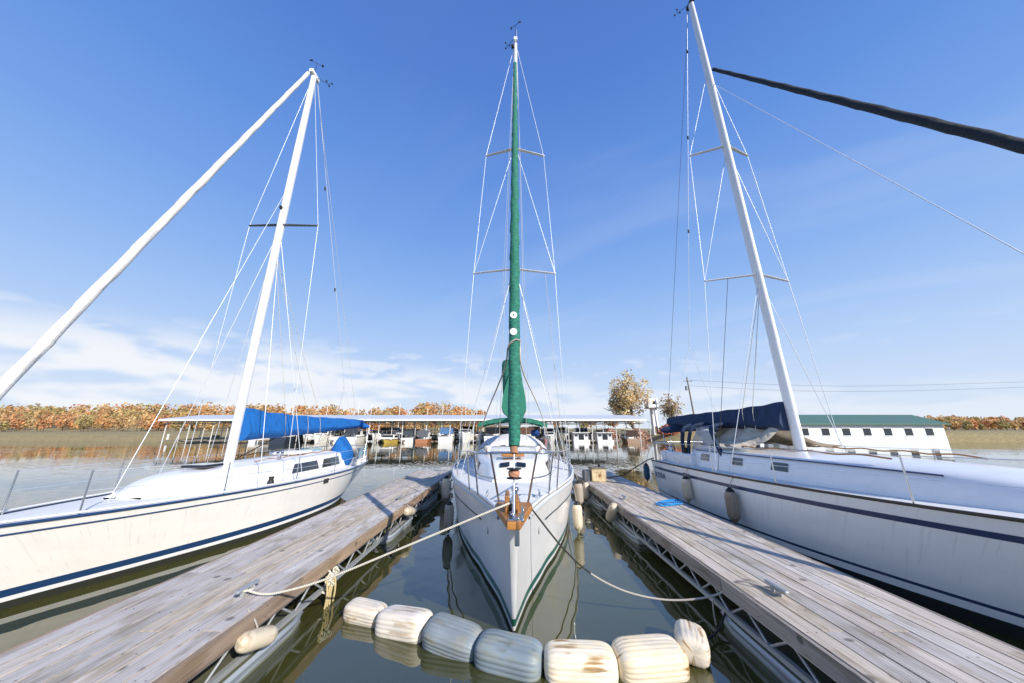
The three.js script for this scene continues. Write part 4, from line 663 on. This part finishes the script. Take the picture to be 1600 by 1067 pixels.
// dock box
{
  const g = thing('dock_step', 'cream dock step box on the far part of the right dock', 'step box', [2.98, 0.552, -11.95]);
  const cream = std('#dccbaa', { map: vinylMap, roughness: 0.6 });
  part('case', rbox(0.50, 0.40, 0.42, 0.025, 0, 0.20, 0), cream, g); part('lid', rbox(0.54, 0.05, 0.46, 0.02, 0, 0.426, 0), std('#8d8577', { map: woodMaps[0], roughness: 0.8 }), g);
  part('latch', rbox(0.07, 0.07, 0.02, 0.008, 0.02, 0.20, 0.216), std('#8a4f2c', { roughness: 0.6 }), g); part('panel_groove', [-0.16, 0.0, 0.16].map((x) => box(0.008, 0.32, 0.004, x + 0.06, 0.2, 0.211)), std('#a08a66'), g);
  part('knob', new THREE.SphereGeometry(0.045, 12, 10).translate(0.08, 0.49, -0.05), black, g); part('side_bin', rbox(0.22, 0.34, 0.36, 0.02, -0.38, 0.17, -0.06), std('#5a5f66', { roughness: 0.7 }), g);
}
// ropes
{
  const coil = []; for (let i = 0; i <= 110; i++) { const t = i / 110 * 5.5 * 2 * Math.PI, r = 0.05 + 0.24 * fbm(i * 0.07, 2, 131, 3); coil.push(V(3.74 + Math.cos(t) * r * 1.6 + 0.08 * Math.sin(i * 0.13), 0.564 + 0.03 * fbm(i * 0.2, 7, 133, 2), 8.36 + Math.sin(t * 1.03) * r * 1.25 + 0.07 * Math.cos(i * 0.1))); }
  single('rope_coil', tube(coil, 0.012, 420, 6), ropeBlue, 'tangled bright blue rope lying on the right dock', 'rope');
}
single('mooring_line', tube([V(0.02, 1.46, 4.02), V(-0.03, 1.485, 3.86), V(-0.35, 1.37, 3.84), V(-1.2, 1.03, 3.92), V(-2.0, 0.72, 3.98), V(-2.45, 0.60, 3.99), V(-2.66, 0.58, 3.99), V(-2.84, 0.60, 4.02), V(-2.92, 0.60, 4.06), V(-2.88, 0.60, 4.14), V(-2.81, 0.60, 4.05), V(-2.88, 0.615, 3.95)], 0.0115, 90, 8), ropeWhite, 'taut white rope from the bow to the left dock', 'rope', 'mooring lines');
{
  const g = thing('mooring_line', 'slack rope from the bow to the right dock, dark then grey', 'rope', [0, 0, 0], 'mooring lines');
  const c = new THREE.CatmullRomCurve3([V(0.20, 1.36, 4.36), V(0.255, 1.30, 4.40), V(0.62, 0.86, 4.52), V(0.95, 0.56, 4.60), V(1.4, 0.33, 4.66), V(1.9, 0.24, 4.65), V(2.3, 0.30, 4.55), V(2.51, 0.40, 4.46), V(2.62, 0.575, 4.3), V(2.82, 0.59, 4.12), V(2.92, 0.60, 4.03), V(2.92, 0.60, 3.95), V(2.83, 0.605, 4.0)]);
  const P = c.getSpacedPoints(60); part('dark_length', tube(P.slice(0, 20), 0.011, 40, 7), ropeDark, g); part('grey_length', tube(P.slice(19), 0.011, 70, 7), ropeGrey, g);
}
single('mooring_line', tube([V(3.45, 0.57, 12.6), V(3.75, 0.58, 12.7), V(4.1, 0.66, 12.6), V(4.45, 0.95, 12.3), V(4.75, 1.22, 11.95), V(4.92, 1.32, 11.75)], 0.018, 40, 7), ropeRust, 'dark reddish rope from the right dock up to the stern', 'rope', 'mooring lines');
{ // knotted ropes hanging into the water from the left truss
  const g = thing('rope_bundle', 'pale knotted ropes hanging from the left dock into the water', 'rope', [-2.52, 0, -5.05]);
  for (const [x, z, dx] of [[0.02, 0.06, 0.02], [0.03, 0.0, 0.0], [0.04, -0.05, -0.01], [0.02, -0.14, 0.02]]) part('strand', tube([new THREE.Vector3(x, 0.36, z), new THREE.Vector3(x + 0.03, 0.26, z + 0.01), new THREE.Vector3(x + 0.03 + dx, 0.12, z + 0.02), new THREE.Vector3(x + 0.02, -0.12, z + 0.01)], 0.014, 20, 6), ropeTan, g);
  for (const [y, z] of [[0.33, 0.0], [0.24, -0.02], [0.36, -0.12], [0.29, 0.05]]) part('knot', new THREE.TorusKnotGeometry(0.028, 0.013, 40, 6, 2, 3).translate(0.05, y, z), ropeWhite, g);
  part('wrap', tube([new THREE.Vector3(-0.06, 0.16, 0), new THREE.Vector3(0.035, 0.14, 0.01), new THREE.Vector3(0.05, 0.22, 0), new THREE.Vector3(0.03, 0.38, -0.01), new THREE.Vector3(-0.06, 0.41, 0)], 0.013, 24, 6), ropeWhite, g);
}
{
  const g = thing('rope_tail', 'thin rope end hanging from the right dock truss into the water', 'rope', [2.5, 0, -4.62]);
  part('strand', tube([new THREE.Vector3(0.04, 0.20, 0), new THREE.Vector3(-0.03, 0.27, 0.02), new THREE.Vector3(-0.045, 0.15, 0.0), new THREE.Vector3(-0.035, -0.12, 0.02)], 0.009, 24, 6), ropeGrey, g);
}

// ---------------------------------------------------------------- string of floats across the slip mouth
function floatGeo(L, w, h, ribs, s) {
  const rings = [], n = 126, m = 38;
  for (let j = 0; j <= m; j++) {
    const t = Math.sin((j / m - 0.5) * Math.PI), e = Math.pow(Math.max(0.0004, 1 - Math.pow(Math.abs(t), 6)), 1 / 3.2), R = [];
    for (let i = 0; i < n; i++) {
      const th = i / n * 2 * Math.PI, cx = Math.cos(th), cy = Math.sin(th), q = Math.pow(Math.pow(Math.abs(cx), 3.2) + Math.pow(Math.abs(cy), 3.2), -1 / 3.2);
      const amp = 0.030 * sstep(0.985, 0.80, Math.abs(t)), rib = 1 - amp * Math.pow(0.5 - 0.5 * Math.cos(th * ribs), 2) + 0.03 * (fbm(Math.cos(th) * 1.5 + t * 1.2 + s * 9, Math.sin(th) * 1.5, 141, 3) - 0.5);
      R.push(new THREE.Vector3(t * L / 2, cy * q * h / 2 * e * rib, cx * q * w / 2 * e * rib));
    }
    rings.push(R);
  }
  return loft(rings, true, 1, 1);
}
function floatMat(base, warm, stain, s) {
  const col = new THREE.Color(base);
  return std('#ffffff', { roughness: 0.55, bumpMap: vinylMap, bumpScale: 0.004, map: tex(512, 256, (u, v) => {
    const streak = fbm(u * 46, v * 3, s, 4, 46, 0), g = fbm(u * 6, v * 5, s + 3, 5, 6, 0), st = sstep(0.48, 0.70, fbm(u * 30, v * 3.5, s + 7, 4, 30, 0)) * sstep(0.48, 0.62, fbm(u * 5, v * 3.2, s + 9, 3, 5, 0)) * stain;
    const c = col.clone().convertLinearToSRGB(), k = 0.86 + 0.16 * g + 0.12 * (streak - 0.5), w = warm * sstep(0.40, 0.72, fbm(u * 14, v * 6, s + 5, 5, 14, 0));
    return [255 * c.r * k * (1 - 0.32 * st) + 12 * w, 255 * c.g * k * (1 - 0.42 * st) + 5 * w, 255 * c.b * k * (1 - 0.55 * st) - 8 * w];
  }) });
}
const fmA = floatMat('#e9dfcd', 0.5, 0.6, 151), fmB = floatMat('#efe6d6', 0.3, 0.5, 161), fmC = floatMat('#8d979b', 0.9, 0.3, 171), fmD = floatMat('#86949b', 1.0, 0.4, 181), fmE = floatMat('#f0e4cc', 0.9, 1.0, 191), fmF = floatMat('#efe2c8', 0.9, 1.2, 201), fmG = floatMat('#e4dac6', 0.4, 0.8, 211);
const floatsAt = [
  [-1.82, 4.72, -0.30, 0.54, 0.27, fmA, 'small streaked cream float at the left end of the float string'],
  [-1.26, 4.48, -0.34, 0.66, 0.36, fmB, 'pale white float second from the left in the float string'],
  [-0.64, 4.20, -0.36, 0.66, 0.36, fmC, 'grey blue float left of the bow in the float string'],
  [-0.03, 3.93, -0.30, 0.69, 0.36, fmD, 'shiny ribbed grey blue float in front of the stem'],
  [0.66, 3.82, -0.06, 0.70, 0.37, fmE, 'cream float right of the stem with a brown stain'],
  [1.35, 3.86, 0.10, 0.70, 0.39, fmF, 'cream ribbed float with dark streaks, second from the right'],
  [1.88, 4.06, 1.15, 0.44, 0.31, fmG, 'upturned cream float at the right end of the float string']];
floatsAt.forEach(([x, d, turn, L, w, m, label], i) => {
  const g = thing('dock_float', label, 'float', [x, i === 6 ? 0.12 : 0.075, -d], 'string of floats across the slip'); g.rotation.y = turn; g.rotation.x = [0.1, -0.15, 0.25, 0.1, -0.1, 0.05, 0.35][i]; if (i === 6) g.rotation.z = -0.35;
  part('body', floatGeo(L, w, w * 0.82, 20 + (i % 3) * 2, i), m, g);
  if (i === 6) part('moulded_mark', [box(0.006, 0.05, 0.012, L / 2 - 0.012, 0.06, 0.03), box(0.006, 0.05, 0.012, L / 2 - 0.012, 0.06, -0.03), box(0.006, 0.012, 0.05, L / 2 - 0.012, 0.085, 0), box(0.006, 0.012, 0.05, L / 2 - 0.012, 0.035, 0)], std('#8a7550'), g);
});
single('float_line', tube(floatsAt.map(([x, d]) => V(x, 0.10, d)).concat([V(2.3, 0.05, 4.35), V(2.56, 0.15, 4.55)]), 0.012, 90, 6), ropeDark, 'dark line threaded through the floating cream barrels', 'rope');

// ---------------------------------------------------------------- far covered dock
const roofMat = std('#dfe3e6', { roughness: 0.5, map: tex(256, 64, (u, v) => { const k = 0.93 + 0.1 * (fbm(u * 20, v * 6, 221, 4, 20, 6) - 0.5), r = (u * 64) % 1 < 0.06 ? 0.9 : 1; return [250 * k * r, 250 * k * r, 252 * k * r]; }, true, [6, 1]) });
const postMat = std('#d5d6d2', { roughness: 0.6 }), deckGrey = std('#a9a196', { roughness: 0.9, map: woodMaps[0] }), darkSteel = std('#6d7278', { roughness: 0.6, metalness: 0.3 });
const farBoats = [];
{
  const X0 = -62, X1 = 23.6, D0 = 58.5, D1 = 72.5, g = thing('covered_dock', 'long white roofed boat dock across the water', 'dock', [0, 0, -65]), q = (x, y, d) => new THREE.Vector3(x, y, 65 - d);
  const rf = part('roof', [grid(20, 1, (u, v) => q(lerp(X0, X1, u), lerp(4.05, 5.05, v), lerp(D0 - 0.8, 65.5, v)), 40, 1), grid(20, 1, (u, v) => q(lerp(X0, X1, u), lerp(5.05, 4.05, v), lerp(65.5, D1 + 0.8, v)), 40, 1), mk([X0, 4.05, 65 - D0 + 0.8, X0, 5.05, -0.5, X0, 4.05, 65 - D1 - 0.8, X1, 4.05, 65 - D0 + 0.8, X1, 4.05, 65 - D1 - 0.8, X1, 5.05, -0.5], [0, 1, 2, 3, 4, 5], [0, 0, 1, 0, 1, 1, 0, 0, 1, 0, 1, 1])], roofMat, g);
  part('roof_fascia', [box(X1 - X0, 0.34, 0.08, (X0 + X1) / 2, 3.88, 65 - D0 + 0.82), box(X1 - X0, 0.22, 0.08, (X0 + X1) / 2, 3.93, 65 - D1 - 0.82)], std('#e6e8e8'), rf);
  part('eave_truss', [box(X1 - X0 - 0.3, 0.10, 0.10, (X0 + X1) / 2, 3.30, 65 - D0 - 0.2), box(X1 - X0 - 0.3, 0.10, 0.10, (X0 + X1) / 2, 3.30, 65 - D1 + 0.2)], darkSteel, rf);
  const beams = []; for (let x = X0 + 1; x < X1; x += 2.2) beams.push(box(0.08, 0.14, D1 - D0 + 1, x, 3.74, 65 - 65.5), rod(q(x, 3.3, D0 + 0.2), q(x + 1.1, 3.8, D0 + 0.2), 0.03, 0.03, 4), rod(q(x + 1.1, 3.8, D0 + 0.2), q(x + 2.2, 3.3, D0 + 0.2), 0.03, 0.03, 4)); part('roof_beams', beams, darkSteel, rf);
  for (let x = X0 + 0.6, k = 0; x < X1; x += 4.2, k++) { for (const d of [D0 + 0.2, 65.5, D1 - 0.2]) part('post', rod(q(x, -0.4, d), q(x, 3.85, d), 0.075, 0.075, 7), postMat, g); part('slip_finger', box(0.9, 0.26, 6.2, x, 0.36, 65 - 61.8), deckGrey, g); part('post', rod(q(x + 2.1, 0.1, 59.3), q(x + 2.1, 3.85, 59.3), 0.055, 0.055, 6), postMat, g); part('knee_brace', [rod(q(x, 3.1, D0 + 0.2), q(x + 0.8, 3.8, D0 + 0.2), 0.035, 0.035, 5), rod(q(x, 3.1, D0 + 0.2), q(x - 0.8, 3.8, D0 + 0.2), 0.035, 0.035, 5)], postMat, g); if (k % 3 === 0) part('power_post', rbox(0.24, 1.0, 0.24, 0.04, x + 0.1, 0.98, 65 - 59.4), gelcoat, g); }
  part('walkway', box(X1 - X0, 0.28, 1.8, (X0 + X1) / 2, 0.36, 65 - 65.8), deckGrey, g);
  for (let x = X0 + 3; x < X1; x += 3.1) part('dock_locker', rbox(rr(0.7, 1.3), rr(0.5, 0.9), 0.6, 0.04, x, 0.9, 65 - 66.4), rnd() < 0.5 ? gelcoatWarm : deckGrey, g);
}
const boatRows = [[0, 0.05, 0.03], [0.2, 0.55, 0.38], [0.45, 0.92, 0.78], [0.75, 1.0, 0.9], [1, 0.95, 0.86]];
function motorBoat(label, x, d, L, B, fb, hullCol, kind, top) { // stern or bow towards us
  const g = thing('motor_boat', label, 'boat', [x, 0, -d], 'boats under the covered dock', kind === 'bow' ? 0 : Math.PI), h = hullShape({ L, ov: 0.7, tr: -0.1, sheer: (s) => fb * (1.25 - 0.35 * s), rows: boatRows.map(([s, a, b]) => [s, a * B / 2, b * B / 2]) });
  const inner = new THREE.Group(); inner.name = 'boat_body'; // keep the group's origin amidships
  const off = kind === 'bow' ? 0 : -L;
  const P = (n, geo, m, par = g) => { const o = part(n, geo, m, par); if (par === g) o.position.z = kind === 'bow' ? 0 : L; return o; };
  const hu = P('hull', [h.band(() => -0.3, (s) => h.sheer(s), 6), h.transom(-0.3)], phys(hullCol, { roughness: 0.35, clearcoat: 0.4 }));
  P('deck', h.deck(-0.05, 0.04), deckMat);
  for (const r of h.rail(-0.02, 0.045, 0.03, 1, 0)) P('rub_rail', r, black, hu);
  const cy = fb * 1.02, cab = P('cabin', [rbox(B * 0.68, 0.95, L * 0.36, 0.14, 0, cy + 0.36, -L * 0.50, 3), rbox(B * 0.60, 0.45, L * 0.22, 0.14, 0, cy + 0.16, -L * 0.28, 3)], gelcoat);
  P('windshield', rbox(B * 0.60, 0.38, 0.05, 0.02, 0, cy + 0.58, -L * 0.315), glassDark, cab); P('aft_window', rbox(B * 0.52, 0.50, 0.05, 0.02, 0, cy + 0.45, -L * 0.683), glassDark, cab);
  for (const s of [-1, 1]) P('side_window', rbox(0.04, 0.36, L * 0.26, 0.015, s * B * 0.34, cy + 0.52, -L * 0.5), glassDark, cab);
  if (top) { const c = P('canvas_top', grid(10, 8, (u, v) => new THREE.Vector3(lerp(-0.5, 0.5, u) * B * 0.86, cy + 1.38 - 0.16 * Math.pow(u * 2 - 1, 4), -L * lerp(0.42, 0.92, v)), 2, 2), canvasMat(top)); P('canvas_side', [grid(8, 3, (u, v) => new THREE.Vector3(lerp(-0.5, 0.5, u) * B * 0.85, lerp(cy + 0.3, cy + 1.36, v), -L * 0.925), 2, 1)], canvasMat(top), c); for (const s of [-1, 1]) P('canvas_pole', [rod(new THREE.Vector3(s * B * 0.42, cy, -L * 0.7), new THREE.Vector3(s * B * 0.42, cy + 1.3, -L * 0.45), 0.02), rod(new THREE.Vector3(s * B * 0.42, cy, -L * 0.7), new THREE.Vector3(s * B * 0.42, cy + 1.3, -L * 0.9), 0.02)], steel, c); }
  P('radar_arch', tube([new THREE.Vector3(-B * 0.4, cy, -L * 0.72), new THREE.Vector3(-B * 0.36, cy + 1.45, -L * 0.70), new THREE.Vector3(B * 0.36, cy + 1.45, -L * 0.70), new THREE.Vector3(B * 0.4, cy, -L * 0.72)], 0.035, 20, 6, 0.1), gelcoat);
  return g;
}
motorBoat('yellow hulled motor boat at the left of the covered dock', -21.8, 56.5, 6.2, 3.2, 0.55, '#d8bb62', 'bow', null);
motorBoat('rust brown runabout beside the yellow boat', -15.6, 57.6, 6, 2.3, 0.7, '#a8714a', 'stern', '#6a6e74');
motorBoat('pale cruiser with blue canvas under the covered dock', -11.6, 58.2, 7.5, 2.7, 1.15, '#e4e2da', 'stern', '#5f86b8');
motorBoat('tall white motor cruiser bow on left of the mast', -8.4, 56.6, 8.5, 3.2, 1.45, '#eceae2', 'bow', '#2a2a2c');
motorBoat('white cruiser with black canopy just left of the mast', -3.4, 57.2, 8, 3.0, 1.25, '#e6e6e4', 'stern', '#14161c');
motorBoat('cream cruiser behind the green bimini', 2.6, 57.2, 7.5, 2.9, 1.2, '#ded4bf', 'stern', '#6d4a3a');
motorBoat('small white cruiser with blue cover right of the mast', 6.6, 56.8, 6.5, 2.6, 1.0, '#e8e8e8', 'bow', '#24407c');
motorBoat('brown decked runabout between the houseboats and the bank', 20.9, 57.4, 6, 2.4, 0.75, '#8d6f52', 'stern', '#4a3a33');
motorBoat('grey white cruiser at the far left of the covered dock', -28.0, 57.4, 7.5, 2.8, 1.1, '#dcdad2', 'stern', '#41464d');
motorBoat('white cruiser with tan canopy at the far left of the covered dock', -34.2, 57.4, 8, 3, 1.2, '#e6e4de', 'bow', '#b39d7a');
motorBoat('dark hulled cruiser at the far left of the covered dock', -40.4, 57.6, 8, 3, 1.1, '#2b3340', 'stern', '#20242a');
[[-45.5, '#e9e7e0', null], [-37.2, '#e3e6e8', '#3a4a66'], [-31.0, '#ece9e0', null], [-24.9, '#dfe0de', '#8d8470'], [-18.6, '#e8e6e0', '#4d5560'], [-5.9, '#e6e2d6', null], [0.0, '#e9e9e6', '#2b3a52'], [9.4, '#dcd8ce', '#7a6a58']].forEach(([x, c, top], i) => motorBoat(['white cruiser moored at the outer left end of the roofed slips', 'white cruiser with slate canopy left of the tan topped one', 'open white cruiser between the tan and grey topped cruisers', 'white cruiser with khaki canopy just left of the yellow boat', 'white cruiser with grey canopy between the yellow and rust boats', 'open cream cruiser between the tall and the black topped cruisers', 'white cruiser with dark blue canopy straight behind the mast', 'grey white cruiser with brown canopy left of the houseboats'][i], x, 59.3, 7 + (i % 3) * 0.6, 2.5 + (i % 2) * 0.3, 0.9 + 0.12 * (i % 4), c, i % 2 ? 'bow' : 'stern', top));
[-42, -35.5, -26.5, -19.5, -13.2, -9.8, -1.8, 4.6, 10.9, 14.3, 18.7].forEach((x, i) => motorBoat(`cruiser in the back row of the covered dock, ${['leftmost', 'second from left', 'third from left', 'behind the yellow boat', 'behind the rust runabout', 'behind the blue topped cruiser', 'behind the black canopy', 'behind the cream cruiser', 'left of the houseboats', 'between the houseboats', 'behind the brown runabout'][i]}`, x, 67.4, 7 + (i % 3), 2.7, 1.0 + 0.15 * (i % 4), ['#e6e4dc', '#d9dcde', '#cfd4d8', '#ece8dc', '#dcdcd8'][i % 5], i % 2 ? 'stern' : 'bow', [null, '#8a929c', '#c8bda8', null, '#4a6a96'][i % 5]));
for (const [x, label] of [[12.2, 'white houseboat stern with dark door, left of the pair'], [16.4, 'white houseboat stern with dark door, right of the pair']]) {
  const g = thing('houseboat', label, 'houseboat', [x, 0, -58.4], 'white houseboats under the covered dock');
  part('hull', rbox(2.9, 0.7, 8, 0.12, 0, 0.15, -4), gelcoat, g); part('cabin', rbox(2.6, 1.25, 6.6, 0.08, 0, 1.05, -3.9), gelcoat, g); const dr = part('door', rbox(0.92, 1.0, 0.06, 0.02, 0.05, 1.0, -0.59), glassDark, g);
  for (const q of [-0.46, 0.56]) part('door_frame', box(0.06, 1.1, 0.08, q, 1.0, -0.57), alu, dr); part('roof', rbox(3.1, 0.10, 7.6, 0.04, 0, 1.74, -3.8), gelcoat, g); part('window', rbox(0.5, 0.42, 0.04, 0.02, 0.95, 1.25, -0.59), glassDark, g); part('window', rbox(0.5, 0.42, 0.04, 0.02, -0.85, 1.25, -0.59), glassDark, g);
  part('stern_rail', [tube([new THREE.Vector3(-1.3, 1.2, -0.5), new THREE.Vector3(-1.3, 1.2, 0.0), new THREE.Vector3(-0.5, 1.2, 0.0)], 0.025, 10, 5, 0.1), tube([new THREE.Vector3(1.3, 1.2, -0.5), new THREE.Vector3(1.3, 1.2, 0.0), new THREE.Vector3(0.5, 1.2, 0.0)], 0.025, 10, 5, 0.1), rod(new THREE.Vector3(-1.3, 0.45, -0.02), new THREE.Vector3(-1.3, 1.2, -0.02), 0.02), rod(new THREE.Vector3(1.3, 0.45, -0.02), new THREE.Vector3(1.3, 1.2, -0.02), 0.02)], steel, g);
}
// sailboats moored beyond the covered dock: mostly their masts show above its roof
[-47, -41.5, -36, -30.5, -25.5, -20, -15.2, -10.6, -6.8].forEach((x, i) => {
  const d = 82 + (i * 37 % 11), H = [9.6, 8.4, 10.2, 8.8, 9.4, 8.2, 9.0, 9.8, 8.6][i];
  const g = thing('distant_sailboat', `distant sailboat beyond the covered roof, bare mast ${['far left', 'over the left boom cover', 'above the blue cover', 'by the backstay', 'left of the roof end', 'over the yellow boat', 'over the pale cruiser', 'over the tall cruiser', 'nearest the green collar'][i]}`, 'sailboat', [x * 1.22, 0, -d], 'sailboats beyond the covered dock');
  const h = hullShape({ L: 8, ov: 0.8, tr: 0.6, sheer: () => 0.95, rows: boatRows.map(([s, a, b]) => [s, a * 1.25, b * 1.2]) });
  part('hull', [h.band(() => -0.3, (s) => h.sheer(s), 4), h.transom(-0.3)], gelcoat, g); part('deck', h.deck(-0.02, 0.03), deckMat, g); part('cabin', rbox(1.5, 0.45, 3.2, 0.1, 0, 1.12, -3.9), gelcoat, g); part('mast', rod(new THREE.Vector3(0, 0.9, -3.4), new THREE.Vector3(0, H, -3.4), 0.09, 0.07, 7), mastWhite, g); part('spreader', rod(new THREE.Vector3(-0.6, H * 0.55, -3.4), new THREE.Vector3(0.6, H * 0.55, -3.4), 0.03, 0.03, 5), alu, g);
  part('boom', rod(new THREE.Vector3(0, 2.0, -3.4), new THREE.Vector3(0, 2.0, -6.8), 0.09, 0.08, 6), blueCanvas, g);
});

// ---------------------------------------------------------------- right bank: tower, pole, green roofed building
{
  const x = 32.6, d = 76, g = thing('white_tower', 'white tower with a wider top block beside the golden tree', 'tower', [x, landHeight(x, d), -d]), wm = std('#f2efe6', { roughness: 0.7 });
  part('stem', rbox(1.2, 6.2, 1.2, 0.05, 0.3, 2.9, 0), wm, g); part('top_block', rbox(2.3, 2.1, 2.3, 0.06, 0, 6.9, 0), wm, g); part('cornice', rbox(2.55, 0.22, 2.55, 0.04, 0, 5.85, 0), std('#8d877a'), g); part('door', rbox(0.7, 1.6, 0.06, 0.02, 0.3, 0.9, 0.61), std('#6b5a48'), g); part('window', rbox(0.6, 0.7, 0.05, 0.02, 0.2, 7.0, 1.16), glassDark, g);
}
const wirePts = [];
{
  const x = 38.5, d = 69, y0 = landHeight(x, d), g = thing('utility_pole', 'leaning grey utility pole with transformer on the right bank', 'utility pole', [x, y0, -d]), wood = std('#8a7f72', { map: woodMaps[2], roughness: 0.9 });
  const a = new THREE.Vector3(0, -0.4, 0), b = new THREE.Vector3(-0.55, 11.3, 0); part('pole', rod(a, b, 0.17, 0.12, 9), wood, g);
  part('cross_arm', rbox(1.9, 0.12, 0.12, 0.02, -0.5, 10.4, 0.14), wood, g); part('transformer', (() => { const c = new THREE.CylinderGeometry(0.28, 0.28, 0.95, 14); c.translate(-1.0, 8.9, 0.1); return c; })(), std('#8e9498', { roughness: 0.5 }), g);
  for (const q of [-1.3, -0.5, 0.3]) part('insulator', lathe([[0.04, 0], [0.07, 0.05], [0.05, 0.12], [0.07, 0.16], [0.001, 0.2]], 8).translate(q, 10.46, 0.14), std('#b9bcc0'), g);
  for (const [y, z] of [[10.6, 0.14], [9.4, 0]]) wirePts.push([x - 0.2, y0 + y, d - z]);
}
wirePts.forEach(([x, y, d], i) => single('power_wire', tube([V(x, y, d), V(x + 22, y - 0.9, d + 1), V(x + 46, y - 0.9, d + 2), V(x + 90, y + 0.5, d + 3)], 0.022, 40, 4), black, ['upper of the two thin wires leaving the utility pole', 'lower of the two thin wires leaving the utility pole'][i], 'wire', 'power wires'));
{ // white building under a green roof, beyond the right hand boat
  const x = 58, d = 62, y0 = landHeight(x, d), g = thing('marina_building', 'long white building with green roof beyond the right hand boat', 'building', [x, y0, -d]), wm = std('#dfe4e6', { roughness: 0.7 }), gr = std('#4f6f60', { roughness: 0.5 });
  part('wall', box(34, 3.6, 9, 0, 1.8, 0), wm, g);
  part('roof', [grid(10, 1, (u, v) => new THREE.Vector3(lerp(-17.6, 17.6, u), lerp(3.55, 5.3, v), lerp(5.2, 0, v)), 20, 1), grid(10, 1, (u, v) => new THREE.Vector3(lerp(-17.6, 17.6, u), lerp(5.3, 3.55, v), lerp(0, -5.2, v)), 20, 1), box(35.2, 0.18, 0.1, 0, 3.5, 5.2), mk([-17, 3.6, 4.5, -17, 5.25, 0, -17, 3.6, -4.5, 17, 3.6, 4.5, 17, 3.6, -4.5, 17, 5.25, 0], [0, 1, 2, 3, 4, 5], [0, 0, 1, 0, 1, 1, 0, 0, 1, 0, 1, 1])], gr, g);
  for (let i = 0; i < 9; i++) { const w = part('window', rbox(1.3, 1.2, 0.06, 0.02, -14.5 + i * 3.6, 2.2, 4.52), glassDark, g); part('frame', [box(1.5, 0.1, 0.1, -14.5 + i * 3.6, 2.85, 4.54), box(1.5, 0.1, 0.1, -14.5 + i * 3.6, 1.55, 4.54)], gelcoat, w); }
  part('door', rbox(1.0, 2.1, 0.06, 0.02, -12.7, 1.05, 4.52), gr, g);
}

renderer.render(scene, camera);
